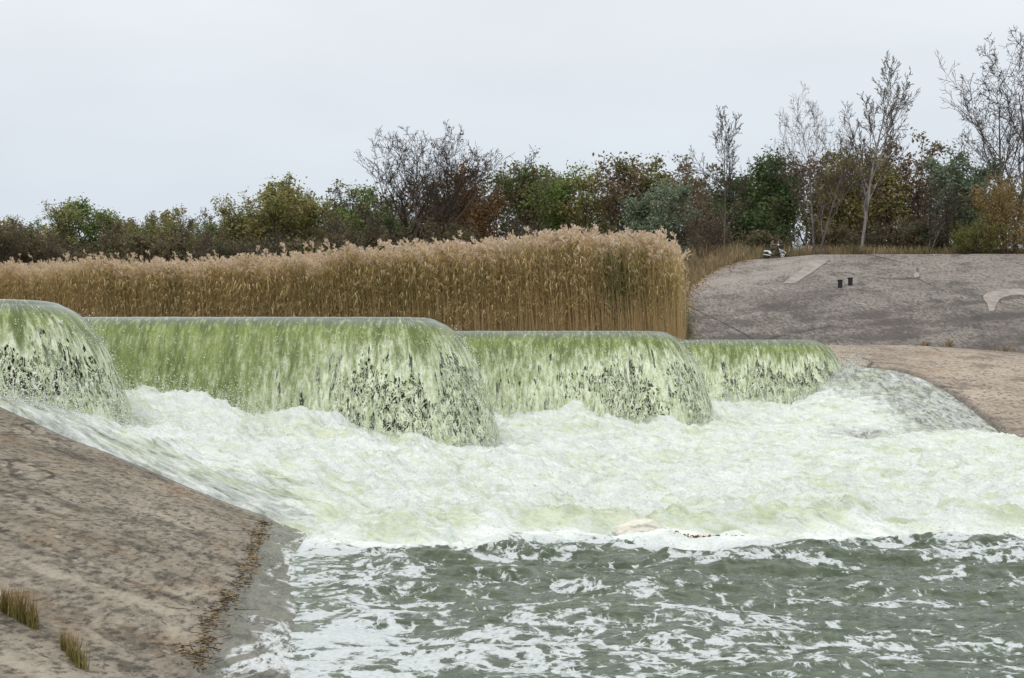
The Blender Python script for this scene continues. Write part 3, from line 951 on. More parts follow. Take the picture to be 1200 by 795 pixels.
def reed_template(rs, leafy):
    """one reed, unit height 1 in z, widths in metres relative to a 5 m reed"""
    V, Fc, A = [], [], []
    nb = 0
    lean = 0.035 + 0.05 * rs.rand()
    ax = lambda t: np.array([-lean * t ** 1.8, 0.01 * math.sin(3 * t + lean * 90), t])
    ts = np.linspace(0, 0.95, 6)
    ang = rs.rand() * 6.28
    for a in (ang, ang + 1.57):                 # crossed pair of narrow strips
        w = np.array([math.cos(a), math.sin(a), 0])
        for t in ts:
            r = 0.0025 * (1 - 0.6 * t)
            V += [ax(t) - w * r, ax(t) + w * r]; A += [0.0, 0.0]
        Fc.append(ribbon_faces(len(ts)) + nb); nb = len(V)
    lo = 0.12 if leafy else 0.34
    for t in np.sort(lo + (0.93 - lo) * rs.rand(14 if leafy else 6) ** 0.8):
        a = rs.rand() * 6.28
        if rs.rand() < 0.55: a = math.pi + rs.normal() * 0.7      # most leaves stream with the wind
        d = np.array([math.cos(a), math.sin(a), 0]); sd = np.array([-d[1], d[0], 0.35])
        l = 0.055 + 0.065 * rs.rand()
        p0 = ax(t)
        droop = 0.5 + 0.9 * rs.rand()
        q = [p0, p0 + d * l * 0.5 + np.array([0, 0, l * 0.42]), p0 + d * l + np.array([0, 0, l * (0.5 - 0.6 * droop)])]
        for pnt, w in zip(q, (0.0024, 0.0046, 0.0005)):
            V += [pnt - sd * w, pnt + sd * w]; A += [0.5, 0.5]
        Fc.append(ribbon_faces(3) + nb); nb = len(V)
    # feathery plume
    if rs.rand() < 0.6:
        pl = 0.060 + 0.045 * rs.rand()
        top = ax(0.93)
        pd = np.array([-0.45 + 0.25 * rs.normal(), 0.2 * rs.normal(), 0.8]); pd /= np.linalg.norm(pd)
        for k in range(13):
            u = k / 12.0
            c = top + pd * pl * u + np.array([0, 0, -0.012 * u * u])
            a = rs.rand() * 6.28
            wd = 0.021 * math.sin(math.pi * (0.14 + 0.8 * u)) + 0.002
            d = np.array([math.cos(a), math.sin(a), -0.4 + 0.9 * rs.rand()]) + pd * 0.9
            d /= np.linalg.norm(d)
            sd = np.cross(d, [0.3, 1, 0.2]); sd /= np.linalg.norm(sd)
            V += [c, c + d * wd * 0.8 + sd * wd * 0.34, c + d * wd * 1.7, c + d * wd * 0.8 - sd * wd * 0.34]
            A += [1.0] * 4
            Fc.append(np.array([[nb, nb + 1, nb + 2, nb + 3]])); nb = len(V)
    return np.array(V), np.concatenate(Fc), np.array(A)

def reed_material():
    m = M('dry_reed')
    part = m.attr('part'); gr = m.attr('green'); isl = m.island()
    nz = m.noise(m.co(), 0.22, 4, 0.6)
    stem = m.mix(isl, (0.52, 0.39, 0.215), (0.80, 0.63, 0.38))
    leafc = m.mix(isl, (0.53, 0.41, 0.195), (0.82, 0.68, 0.40))
    olive = m.mix(isl, (0.27, 0.245, 0.085), (0.44, 0.39, 0.17))
    leafc = m.mix(m.math('MULTIPLY', m.rng(nz, 0.42, 0.62), 0.38), leafc, olive)
    leafc = m.mix(gr, leafc, m.mix(isl, (0.045, 0.085, 0.018), (0.10, 0.15, 0.04)))
    plume = m.mix(isl, (0.56, 0.43, 0.31), (0.80, 0.68, 0.54))
    c = m.mix(m.rng(part, 0.1, 0.4), stem, leafc)
    c = m.mix(m.rng(part, 0.6, 0.9), c, plume)
    m.set(c, 0.7, 0.15)
    tr = m.n('BsdfTranslucent'); m.ln(c, tr.inputs[0])
    ms = m.n('MixShader'); ms.inputs[0].default_value = 0.4
    m.t.links.new(m.b.outputs[0], ms.inputs[1]); m.t.links.new(tr.outputs[0], ms.inputs[2])
    m.t.links.new(ms.outputs[0], m.out.inputs[0])
    return m.m
REED = reed_material()

def build_reeds(name, xs, ys, zs, hs, leafy, green, seed, parent=None):
    rs = RS(seed)
    T = [reed_template(rs, False) for _ in range(22)] + [reed_template(rs, True) for _ in range(22)]
    Vs, Fs, As, Gs = [], [], [], []
    nb = 0
    for x, y, z, h, lf, g in zip(xs, ys, zs, hs, leafy, green):
        V, Fc, A = T[rs.randint(22) + (22 if lf else 0)]
        a = rs.normal() * 0.5
        ca, sa = math.cos(a), math.sin(a)
        tx, ty = rs.normal() * 0.05, rs.normal() * 0.04
        q = np.empty_like(V)
        q[:, 0] = (V[:, 0] * ca - V[:, 1] * sa + V[:, 2] * tx) * h + x
        q[:, 1] = (V[:, 0] * sa + V[:, 1] * ca + V[:, 2] * ty) * h + y
        q[:, 2] = V[:, 2] * h + z
        Vs.append(q); Fs.append(Fc + nb); As.append(A); Gs.append(np.full(len(V), g)); nb += len(V)
    return mesh_np(name, np.concatenate(Vs), np.concatenate(Fs), REED, parent,
                   attrs={'part': np.concatenate(As), 'green': np.concatenate(Gs)})

rs = RS(21)
NRD = 9500
rx_ = rs.uniform(-46, 9.7, NRD)
front = 68.0 + np.clip(9.5 - rx_, 0, 60) * 0.40 + 1.2 * fbm(rx_ * 0.25, rx_ * 0 + 1, 3, 14) - 0.6
ry_ = front + np.where(rs.rand(NRD) < 0.45, 0.9 * rs.rand(NRD), 11.0 * rs.rand(NRD) ** 1.5)
rpx = HX + rx_ / ry_ * F
keep = (rpx > -60) & (rpx < 803)
rx_, ry_, rpx = rx_[keep], ry_[keep], rpx[keep]
rz_ = np.maximum(4.55, ground_z(rx_, ry_))
topy = np.interp(rpx, [-60, 0, 100, 200, 300, 380, 450, 520, 580, 640, 700, 740, 775, 792, 803],
                 [312, 311, 303, 305, 302, 296, 292, 284, 281, 276, 271, 270, 273, 279, 285])
rh = EYE + (HY - topy - 3) / F * ry_ - rz_
rh = rh * (0.86 + 0.17 * rs.rand(len(rh)) - 0.30 * (rs.rand(len(rh)) < 0.25) * rs.rand(len(rh))) + 1.3 * fbm(rx_ * 0.45, ry_ * 0.45, 4, 15)
rh = rh + 0.75 * (rs.rand(len(rh)) < 0.09) * rs.rand(len(rh))
rh = np.clip(rh, 1.0, 6.8)
leafy = rs.rand(len(rh)) < np.interp(rpx, [200, 480, 620, 800], [0.95, 0.6, 0.2, 0.15])
gpatch = sstep(fbm(rx_ * 0.45, ry_ * 0.3, 3, 16), 0.18, 0.36) * 0.55 + 0.08 * rs.rand(len(rh))
gpatch = gpatch + 0.4 * np.exp(-((rpx - 722) / 9) ** 2) * (ry_ < front.min() + 6)
tag(build_reeds('reed_bed', rx_, ry_, rz_, rh, leafy, np.clip(gpatch, 0, 0.9), 31), kind='stuff')

# green reed clump at the end of the bed
x0, y0, z0 = P(806, 396, 69.5)
xs_ = x0 + rs.normal(size=90) * 0.28; ys_ = y0 + rs.normal(size=90) * 0.5
o = build_reeds('green_reed_clump', xs_ - x0, ys_ - y0, np.zeros(90), 1.2 + 1.3 * rs.rand(90), np.ones(90, bool), np.full(90, 0.95), 32)
o.location = (x0, y0, 4.55)
tag(o, 'short green reed clump at the right end of the tan reed bed', 'reeds')

# ================================================================== TREES
def grow(rs, segs, tips, p, d, L, r, depth, prm):
    """recursive limb: appends tapered segments; tips get (position, direction, depth)"""
    n = prm['seg'][min(depth, len(prm['seg']) - 1)]
    last = depth >= prm['levels'] - 1
    wob = prm['wob'] * (0.6 + 0.5 * depth)
    up = prm['up'][min(depth, len(prm['up']) - 1)]
    pts = [p]; dirs = [d]
    rr = [r]
    for i in range(n):
        d = d + rs.normal(size=3) * wob * 0.32 + np.array([0, 0, up * 0.14])
        d = d / np.linalg.norm(d)
        p = p + d * L / n
        pts.append(p); dirs.append(d)
        rr.append(max(r * (1 - 0.82 * (i + 1) / n), prm['rmin']))
    for i in range(n):
        segs.append((pts[i], rr[i], pts[i + 1], rr[i + 1]))
    if last or depth >= prm['levels'] - 2:
        for i in range(1, n + 1):
            tips.append((pts[i], dirs[i], depth))
    if last: return
    nc = prm['kids'][min(depth, len(prm['kids']) - 1)]
    lo = prm['from'][min(depth, len(prm['from']) - 1)]
    a0 = rs.rand() * 6.28
    for k in range(nc):
        t = lo + (1 - lo) * (k + 0.6 * rs.rand()) / nc
        f = t * n; i = min(int(f), n - 1); f -= i
        q = pts[i] * (1 - f) + pts[i + 1] * f
        dd = dirs[i + 1]
        a = a0 + k * 2.4 + rs.normal() * 0.4
        ref = np.array([0, 0, 1.0]) if abs(dd[2]) < 0.9 else np.array([1.0, 0, 0])
        u = np.cross(dd, ref); u /= np.linalg.norm(u)
        w = np.cross(dd, u)
        sp = math.radians(prm['spread'][min(depth, len(prm['spread']) - 1)] * (0.8 + 0.4 * rs.rand()))
        nd = dd * math.cos(sp) + (u * math.cos(a) + w * math.sin(a)) * math.sin(sp)
        ratio = prm['len'][min(depth, len(prm['len']) - 1)]
        sh = (1 - prm['cone'] * (t - lo) / (1 - lo + 1e-6)) if depth == 0 else (1 - 0.35 * t)
        nl = L * ratio * sh * (0.75 + 0.5 * rs.rand())
        nr = max((rr[i] * (1 - f) + rr[i + 1] * f) * 0.62, prm['rmin'])
        grow(rs, segs, tips, q, nd, nl, nr, depth + 1, prm)

def tubes(segs, sides=4):
    S_ = len(segs)
    p0 = np.array([s[0] for s in segs]); r0 = np.array([s[1] for s in segs])
    p1 = np.array([s[2] for s in segs]); r1 = np.array([s[3] for s in segs])
    d = p1 - p0; d /= np.linalg.norm(d, axis=1)[:, None] + 1e-9
    ref = np.where(np.abs(d[:, 2:3]) < 0.9, np.array([[0, 0, 1.0]]), np.array([[1.0, 0, 0]]))
    u = np.cross(d, ref); u /= np.linalg.norm(u, axis=1)[:, None]
    w = np.cross(d, u)
    V = np.zeros((S_, 2 * sides, 3))
    for k in range(sides):
        a = 2 * math.pi * k / sides
        o_ = u * math.cos(a) + w * math.sin(a)
        V[:, k] = p0 + o_ * r0[:, None]
        V[:, sides + k] = p1 + o_ * r1[:, None]
    b = (np.arange(S_) * 2 * sides)[:, None]
    Fq = np.concatenate([np.stack([b[:, 0] + k, b[:, 0] + (k + 1) % sides, b[:, 0] + sides + (k + 1) % sides, b[:, 0] + sides + k], 1)
                         for k in range(sides)])
    return V.reshape(-1, 3), Fq

def leaves(rs, C, size, flat=0.3):
    n = len(C)
    a = rs.normal(size=(n, 3)); a[:, 2] *= 0.7; a /= np.linalg.norm(a, axis=1)[:, None]
    b = np.cross(a, rs.normal(size=(n, 3))); b /= np.linalg.norm(b, axis=1)[:, None]
    s = size * (0.6 + 0.8 * rs.rand(n))[:, None]
    V = np.stack([C - a * s, C + b * s * 0.55 + a * s * 0.1, C + a * s, C - b * s * 0.55 + a * s * 0.1], 1)
    i = (np.arange(n) * 4)[:, None]
    return V.reshape(-1, 3), i + np.arange(4)[None]

def bark(name, a, b):
    m = M(name)
    n = m.noise(m.map(m.co('Generated'), scale=(9, 9, 3)), 3, 5, 0.65)
    c_ = m.mix(m.rng(n, 0.35, 0.62), a, b)
    c_ = m.mix(m.rng(m.attr('rad'), 0.012, 0.045), tuple(0.45 * x + 0.55 * y for x, y in zip(a, (0.075, 0.058, 0.048))), c_)
    m.set(c_, 0.9, 0.1)
    return m.m
def foliage(name, a, b, c, trans=0.35):
    m = M(name)
    isl = m.island()
    oi = m.n('ObjectInfo').outputs['Random']
    n = m.noise(m.co(), 0.55, 3)
    col = m.mix(isl, a, b)
    col = m.mix(m.math('MULTIPLY', m.rng(n, 0.46, 0.62), 0.65), col, c)
    col = m.mix(m.math('MULTIPLY', oi, 0.35), col, c)
    m.set(col, 0.65, 0.2)
    tr = m.n('BsdfTranslucent')
    m.ln(col, tr.inputs[0])
    ms = m.n('MixShader'); ms.inputs[0].default_value = trans
    m.t.links.new(m.b.outputs[0], ms.inputs[1]); m.t.links.new(tr.outputs[0], ms.inputs[2])
    m.t.links.new(ms.outputs[0], m.out.inputs[0])
    return m.m

BARK = {'dark': bark('dark_bark', (0.060, 0.047, 0.038), (0.135, 0.108, 0.088)),
        'pale': bark('pale_bark', (0.17, 0.155, 0.14), (0.36, 0.335, 0.31)),
        'brown': bark('brown_bark', (0.085, 0.060, 0.048), (0.175, 0.130, 0.105)),
        'grey': bark('grey_bark', (0.095, 0.082, 0.073), (0.180, 0.158, 0.142))}
LEAF = {'olive': foliage('olive_leaves', (0.177, 0.201, 0.070), (0.354, 0.354, 0.141), (0.344, 0.271, 0.106)),
        'green': foliage('green_leaves', (0.095, 0.166, 0.048), (0.201, 0.284, 0.085), (0.249, 0.271, 0.085)),
        'dark': foliage('dark_green_leaves', (0.061, 0.112, 0.043), (0.133, 0.194, 0.076), (0.141, 0.177, 0.070)),
        'yellow': foliage('yellow_green_leaves', (0.150, 0.160, 0.050), (0.281, 0.269, 0.094), (0.144, 0.156, 0.056)),
        'rust': foliage('rusty_leaves', (0.354, 0.166, 0.070), (0.420, 0.284, 0.112), (0.261, 0.166, 0.085)),
        'plum': foliage('purple_brown_leaves', (0.166, 0.109, 0.085), (0.319, 0.217, 0.146), (0.201, 0.189, 0.085)),
        'silver': foliage('silver_green_leaves', (0.185, 0.241, 0.155), (0.390, 0.420, 0.331), (0.138, 0.194, 0.109)),
        'gold': foliage('yellow_brown_leaves', (0.237, 0.163, 0.069), (0.413, 0.300, 0.131), (0.213, 0.163, 0.077))}

def P_(levels, kids, spread, ln, up, seg=(6, 5, 4, 3), wob=0.5, rmin=0.012, frm=(0.25, 0.2, 0.2, 0.2), cone=0.5):
    return dict(levels=levels, kids=kids, spread=spread, len=ln, up=up, seg=seg, wob=wob, rmin=rmin, cone=cone, **{'from': frm})

KIND = {
 # stems: (count, lean), trunk length share, radius
 'leafy':  dict(prm=P_(4, (9, 6, 5), (42, 45, 50), (0.48, 0.52, 0.5), (0.5, 0.5, 0.2)), stems=(2, 0.16), tl=0.72, r=0.13, per=2.8, jit=0.40, ls=0.115, drop=0.36),
 'loose':  dict(prm=P_(4, (8, 5, 4), (36, 40, 48), (0.42, 0.50, 0.5), (0.7, 0.6, 0.3), frm=(0.38, 0.25, 0.2)), stems=(2, 0.12), tl=0.80, r=0.12, per=2.0, jit=0.36, ls=0.115, drop=0.42),
 'dense':  dict(prm=P_(4, (11, 6, 5), (48, 45, 50), (0.46, 0.5, 0.5), (0.4, 0.4, 0.2), frm=(0.12, 0.15, 0.2)), stems=(2, 0.20), tl=0.70, r=0.15, per=4.5, jit=0.46, ls=0.12, drop=0.22),
 'sparse': dict(prm=P_(4, (9, 6, 5), (40, 42, 46), (0.46, 0.52, 0.5), (0.6, 0.5, 0.3)), stems=(3, 0.22), tl=0.72, r=0.10, per=1.3, jit=0.30, ls=0.11, drop=0.40),
 'spread': dict(prm=P_(5, (9, 6, 5, 4), (46, 40, 38, 36), (0.72, 0.60, 0.52, 0.5), (0.5, 1.0, 0.8, 0.6), frm=(0.30, 0.25, 0.2, 0.2), cone=0.25, rmin=0.009), stems=(3, 0.40), tl=0.62, r=0.22, per=0.04, jit=0.15, ls=0.09, drop=0.5),
 'poplar': dict(prm=P_(5, (15, 7, 5, 4), (34, 32, 34, 34), (0.40, 0.48, 0.5, 0.5), (1.1, 1.1, 0.8, 0.7), frm=(0.26, 0.2, 0.2, .2), cone=0.55, wob=0.32, rmin=0.008), stems=(1, 0.04), tl=0.92, r=0.078, per=0.006, jit=0.1, ls=0.07, drop=0.5),
 'ash':    dict(prm=P_(5, (10, 6, 5, 5), (34, 36, 38, 40), (0.60, 0.56, 0.5, 0.5), (0.8, 1.0, 0.7, 0.6), frm=(0.22, 0.25, 0.2, 0.2), cone=0.35, wob=0.42, rmin=0.008), stems=(2, 0.20), tl=0.78, r=0.125, per=0.02, jit=0.1, ls=0.08, drop=0.5),
 'shrub':  dict(prm=P_(3, (7, 5), (26, 30), (0.50, 0.5), (0.8, 0.6), seg=(5, 4, 3), frm=(0.2, 0.15), rmin=0.011), stems=(13, 0.40), tl=0.85, r=0.045, per=0.3, jit=0.2, ls=0.10, drop=0.3),
 'bush':   dict(prm=P_(3, (8, 6), (40, 45), (0.50, 0.5), (0.4, 0.3), seg=(5, 4, 3), frm=(0.1, 0.1), rmin=0.012), stems=(9, 0.55), tl=0.78, r=0.05, per=6, jit=0.45, ls=0.13, drop=0.05),
}

_proto = {}
def tree_proto(kind, var):
    key = (kind, var)
    if key in _proto: return _proto[key]
    K = KIND[kind]
    rs = RS(abs(hash_(kind)) % 9999 + var * 71)
    segs, tips = [], []
    n, lean = K['stems']
    for s in range(n):
        a = rs.rand() * 6.28 if n > 1 else 0
        a = 6.28 * s / n + rs.normal() * 0.5
        ln = lean * (0.6 + 0.8 * rs.rand())
        d = np.array([math.cos(a) * ln, math.sin(a) * ln, 1.0]); d /= np.linalg.norm(d)
        b = np.array([math.cos(a), math.sin(a), 0]) * (0.12 if n > 1 else 0) + np.array([0, 0, -0.3])
        grow(rs, segs, tips, b, d, 10 * K['tl'] * (0.8 + 0.3 * rs.rand()), K['r'] * (0.8 + 0.4 * rs.rand()), 0, K['prm'])
    TV, TF = tubes(segs, 5 if kind in ('poplar', 'spread', 'ash') else 4)
    tp = np.array([t[0] for t in tips])
    # thin some whole clumps so that the sky shows through
    cl = perlin(tp[:, 0] * 0.55 + tp[:, 2] * 0.31, tp[:, 1] * 0.55 + tp[:, 2] * 0.63, 7 + var)
    tp = tp[(cl > -0.55 + K['drop'])]
    per = K['per']
    if per < 1:
        C = tp[rs.rand(len(tp)) < per]
    else:
        C = np.repeat(tp, int(math.ceil(per)), 0)
        C = C[rs.rand(len(C)) < per / math.ceil(per)]
    if len(C) > 9000: C = C[rs.choice(len(C), 9000, replace=False)]
    C = C + rs.normal(size=C.shape) * K['jit'] * 0.6
    C = C[C[:, 2] > 0.3]
    LV, LF = leaves(rs, C, K['ls'])
    ztop = np.percentile(TV[:, 2], 99.7)
    TV *= 10 / ztop; LV *= 10 / ztop
    _proto[key] = (TV, TF, LV, LF)
    return _proto[key]

def hash_(s):
    h = 7
    for c in s: h = (h * 131 + ord(c)) % 1000003
    return h

_mesh = {}
def plant_tree(px, top, D, kind, var, leaf, brk, label, cat='tree', name='tree', wide=1.0, rot=None, group='trees of the wood on the far bank'):
    x = (px - HX) / F * D
    z = float(ground_z(np.array([x]), np.array([float(D)]))[0])
    h = EYE + (HY - top) / F * D - z
    TV, TF, LV, LF = tree_proto(kind, var)
    k = (kind, var, leaf, brk)
    root = empty(name, (x, D, z - 0.05), RS(int(px) + 900).rand() * 6.28 if rot is None else rot)
    root.scale = (h / 10 * wide, h / 10 * wide, h / 10)
    tag(root, label, cat, group)
    if k not in _mesh:
        sd_ = 5 if kind in ('poplar', 'spread', 'ash') else 4
        w_ = TV.reshape(-1, sd_, 3)
        rad = np.repeat(np.linalg.norm(w_ - w_.mean(1, keepdims=True), axis=2).mean(1), sd_) * h / 10
        t = mesh_np('trunk', TV, TF, BARK[brk], root, smooth=True, attrs={'rad': rad})
        c = mesh_np('crown', LV, LF, LEAF[leaf], root)
        _mesh[k] = (t, c)
    else:
        for src in _mesh[k]:
            q = src.copy(); COL.objects.link(q); q.parent = root
    return root

T = [
 (-8, 256, 150, 'leafy', 0, 'olive', 'dark', 'dull olive tree cut by the left edge of the photo'),
 (32, 258, 148, 'leafy', 1, 'green', 'dark', 'low rounded green tree second from the left end of the wood'),
 (78, 236, 145, 'loose', 0, 'olive', 'dark', 'loose topped olive tree rising highest near the left end of the wood'),
 (108, 238, 150, 'dense', 0, 'green', 'dark', 'dense green tree touching the loose topped olive one at far left'),
 (140, 251, 150, 'loose', 1, 'olive', 'grey', 'thin see-through tree in the gap above the left waterfall'),
 (172, 255, 140, 'bush', 0, 'yellow', 'dark', 'bright yellow green bushy tree above the left end of the widest waterfall'),
 (205, 243, 148, 'sparse', 0, 'olive', 'grey', 'greyish half bare tree right of the bright yellow green one'),
 (238, 249, 146, 'loose', 2, 'green', 'dark', 'slim green tree in the low dip of the wood left of the tall olive group'),
 (272, 234, 145, 'leafy', 2, 'olive', 'dark', 'round olive tree on the left shoulder of the tall olive group'),
 (318, 210, 142, 'leafy', 0, 'olive', 'dark', 'tallest full olive tree of the left half of the wood'),
 (352, 222, 146, 'dense', 1, 'olive', 'dark', 'full crowned dull tree right beside the tallest olive one'),
 (425, 214, 142, 'loose', 0, 'green', 'grey', 'wispy green tree just left of the big bare spreading tree'),
 (452, 240, 140, 'dense', 2, 'dark', 'dark', 'dark green tree under the left boughs of the big bare tree'),
 (535, 150, 128, 'ash', 1, 'rust', 'dark', 'slim bare brown tree overlapping the right side of the big spreading one'),
 (562, 196, 131, 'leafy', 1, 'rust', 'brown', 'rusty brown leaved tree right of the big bare spreading tree'),
 (592, 186, 134, 'loose', 1, 'plum', 'dark', 'dark brownish tree with straight bare stems beside the rusty one'),
 (622, 170, 131, 'loose', 2, 'green', 'dark', 'tall green tree with airy top left of the notch in the skyline'),
 (652, 193, 136, 'leafy', 2, 'green', 'dark', 'mid green tree with gaps of sky between its stems, at the notch'),
 (684, 196, 135, 'loose', 0, 'olive', 'dark', 'airy olive tree between the notch and the purple brown tree'),
 (718, 174, 131, 'loose', 1, 'plum', 'dark', 'purple brown topped tree standing highest over the reed plumes'),
 (750, 184, 132, 'leafy', 0, 'yellow', 'dark', 'yellow green tree directly right of the purple brown topped one'),
 (775, 214, 122, 'dense', 1, 'silver', 'grey', 'grey green willowy tree above the right end of the reeds'),
 (803, 190, 129, 'sparse', 1, 'plum', 'brown', 'brown half bare tree left of the slim pale bare tree'),
 (878, 186, 123, 'dense', 0, 'dark', 'dark', 'dense dark green tree left above the scooter'),
 (908, 168, 126, 'loose', 2, 'plum', 'dark', 'airy dark tree with thin leaves right above the scooter'),
 (935, 205, 128, 'sparse', 2, 'olive', 'dark', 'half bare olive tree between the scooter and the twin pale trunks'),
 (985, 182, 127, 'leafy', 1, 'olive', 'dark', 'olive leafy tree filling in between the two tall pale bare trees'),
 (1036, 168, 124, 'leafy', 2, 'olive', 'brown', 'olive brown tree right of the tallest pale bare trunk'),
 (1062, 162, 126, 'sparse', 0, 'plum', 'brown', 'brown thinly leaved tree left of the silver green willow'),
 (1150, 186, 124, 'leafy', 0, 'dark', 'dark', 'dark green tree behind the right side of the silver green willow'),
]
for (px, top, D, kind, var, leaf, brk, lab) in T:
    plant_tree(px, top, D, kind, var, leaf, brk, lab)
plant_tree(490, 152, 124, 'spread', 0, 'plum', 'dark', 'big bare tree with a wide fan of brown branches above the reeds', wide=1.05, rot=0.4)
plant_tree(386, 246, 128, 'shrub', 0, 'plum', 'grey', 'grey leafless shrub of upright twigs left of the big bare tree', 'shrub', 'shrub', 1.2)
plant_tree(825, 232, 108.5, 'shrub', 1, 'plum', 'brown', 'dark many stemmed leafless shrub on the left brow of the concrete slope', 'shrub', 'shrub', 1.0)
plant_tree(846, 127, 114, 'poplar', 0, 'plum', 'grey', 'slim bare tree with pale trunk and fine upright twigs left of the scooter', wide=0.9)
plant_tree(957, 96, 111, 'ash', 0, 'plum', 'grey', 'bare pale tree with knotted dark foot directly right of the scooter', wide=0.8)
plant_tree(1007, 62, 113, 'poplar', 1, 'plum', 'pale', 'tallest straight white trunked bare tree right of the scooter', wide=0.9)
plant_tree(1088, 190, 112, 'ash', 2, 'plum', 'dark', 'dark leaning bare tree in front of the silver green willow', wide=1.2)
plant_tree(1114, 170, 116, 'dense', 2, 'silver', 'dark', 'broad silver green willow, the fullest crown on the right', wide=1.0)
plant_tree(1186, 38, 114, 'ash', 3, 'plum', 'grey', 'large bare tree reaching out of the right edge of the photo', wide=0.95)
plant_tree(1180, 205, 110.5, 'bush', 1, 'gold', 'dark', 'yellow brown leaved bush under the large bare tree at right', 'bush', 'bush', 0.75)
plant_tree(1142, 256, 109.8, 'bush', 2, 'yellow', 'dark', 'low yellow green bush on the brow right of the silver green willow', 'bush', 'bush', 1.2)

# thicket under and behind the trees: one tangled mass of stems and leaves
def thicket(name, spots, mats, seed, kinds):
    rs = RS(seed)
    tv, tf, lv, lf = [], [], [], []
    a = b = 0
    for (x, y, h) in spots:
        kind = kinds[rs.randint(len(kinds))]
        TV, TF, LV, LF = tree_proto(kind, rs.randint(3))
        z = float(ground_z(np.array([x]), np.array([y]))[0])
        an = rs.rand() * 6.28; c, s = math.cos(an), math.sin(an)
        R_ = np.array([[c, -s, 0], [s, c, 0], [0, 0, 1]]) * (h / 10)
        tv.append(TV @ R_.T + [x, y, z]); tf.append(TF + a); a += len(TV)
        kk = rs.rand(len(LF)) < 0.6
        Q = LV.reshape(-1, 4, 3)[kk]
        mid = Q.mean(1, keepdims=True)
        Q = ((Q - mid) * 1.3 * max(1, 6 / h) + mid).reshape(-1, 3)
        lv.append(Q @ R_.T + [x, y, z])
        lf.append(np.arange(len(Q)).reshape(-1, 4) + b); b += len(Q)
    root = empty(name, (0, 130, 12))
    tag(root, kind='stuff')
    root2 = np.array([0, 130, 12])
    o1 = mesh_np('stems', np.concatenate(tv) - root2, np.concatenate(tf), mats[0], root)
    o2 = mesh_np('leaves', np.concatenate(lv) - root2, np.concatenate(lf), mats[1], root)
    tag(o1, kind='stuff'); tag(o2, kind='stuff')

under = foliage('undergrowth_leaves', (0.140, 0.115, 0.070), (0.270, 0.220, 0.140), (0.165, 0.170, 0.080))
farl = foliage('far_wood_leaves', (0.130, 0.140, 0.075), (0.230, 0.235, 0.130), (0.200, 0.160, 0.100))
rs = RS(55)
sp1 = []
for px in np.arange(-60, 1260, 17):
    D = rs.uniform(119, 133) if px < 800 else rs.uniform(117, 124)
    hh = rs.uniform(2.6, 5.6)
    sp1.append(((px + rs.normal() * 6 - HX) / F * D, D, hh))
thicket('thicket', sp1, (BARK['grey'], under), 56, ['shrub', 'bush', 'shrub', 'sparse'])
sp2 = []
for px in np.concatenate([np.arange(-60, 560, 20), np.arange(560, 1260, 34)]):
    D = rs.uniform(152, 170)
    top = np.interp(px, [-60, 60, 240, 330, 480, 620, 720, 860, 1000, 1260], [258, 244, 250, 222, 218, 190, 194, 196, 186, 190]) + rs.uniform(0, 26)
    x = (px - HX) / F * D
    z = float(ground_z(np.array([x]), np.array([D]))[0])
    sp2.append((x, D, EYE + (HY - top) / F * D - z))
thicket('far_wood', sp2, (BARK['dark'], farl), 57, ['loose', 'sparse', 'loose', 'sparse', 'leafy'])

# dry grass and weeds on the brow of the far bank
def blades(name, xs, ys, zs, hs, mat, seed, lean=0.25, w=0.02, parent=None, vals=None):
    rs = RS(seed); n = len(xs)
    a = rs.rand(n) * 6.28
    sd = np.stack([np.cos(a), np.sin(a), 0 * a], 1) * w * (0.5 + rs.rand(n))[:, None]
    le = rs.normal(size=(n, 3)) * lean; le[:, 2] = 1
    b = np.stack([xs, ys, zs], 1)
    mid = b + le * np.array([0.35, 0.35, 0.55]) * hs[:, None]
    tp = b + le * np.array([1.0, 1.0, 0.97]) * hs[:, None]
    V = np.stack([b - sd, b + sd, mid + sd * 0.8, mid - sd * 0.8, tp], 1)
    i = (np.arange(n) * 5)[:, None]
    q = (i + np.array([[0, 1, 2, 3]])); t = (i + np.array([[3, 2, 4]]))
    return mesh_np(name, V.reshape(-1, 3), [q, t], mat, parent)

dg = M('dry_grass')
isl = dg.island(); n_ = dg.noise(dg.co(), 0.35, 4)
gcol = dg.mix(isl, (0.200, 0.150, 0.085), (0.390, 0.305, 0.180))
gcol = dg.mix(dg.math('MULTIPLY', dg.rng(n_, 0.45, 0.65), 0.6), gcol, (0.110, 0.110, 0.040))
dg.set(gcol, 0.8, 0.1)
rs = RS(88)
n = 26000
gyy = 111.0 + 8 * rs.rand(n) ** 1.4
gpx = rs.uniform(812, 1240, n)
gyy = gyy - 2.2 * (gpx < 890)
gxx = (gpx - HX) / F * gyy
dens = fbm(gxx * 0.5, gyy * 0.5, 3, 17)
kp = rs.rand(n) < sstep(dens, -0.35, 0.15)
gxx, gyy, gpx = gxx[kp], gyy[kp], gpx[kp]
tag(blades('dry_grass', gxx, gyy, ground_z(gxx, gyy) - 0.02, (0.45 + 1.35 * rs.rand(len(gxx)) ** 1.3) * np.interp(gpx, [812, 900, 960, 1240], [1.1, 1.15, .9, .7]), dg.m, 89, 0.22, 0.03), kind='stuff')
# scrub on the soil left of the concrete edge
n = 15000
D_ = rs.uniform(80, 108, n)
lim_ = np.interp(D_, [78, 88, 94, 100, 104, 107, 111], [797, 799, 802, 823, 846, 869, 881])
gpx = lim_ - np.abs(rs.normal(size=n)) * 26 + 2.5
gxx = (gpx - HX) / F * D_
tag(blades('scrub_grass', gxx, D_, ground_z(gxx, D_) - 0.05, 0.25 + 1.0 * rs.rand(n) ** 2, dg.m, 90, 0.3, 0.03), kind='stuff')

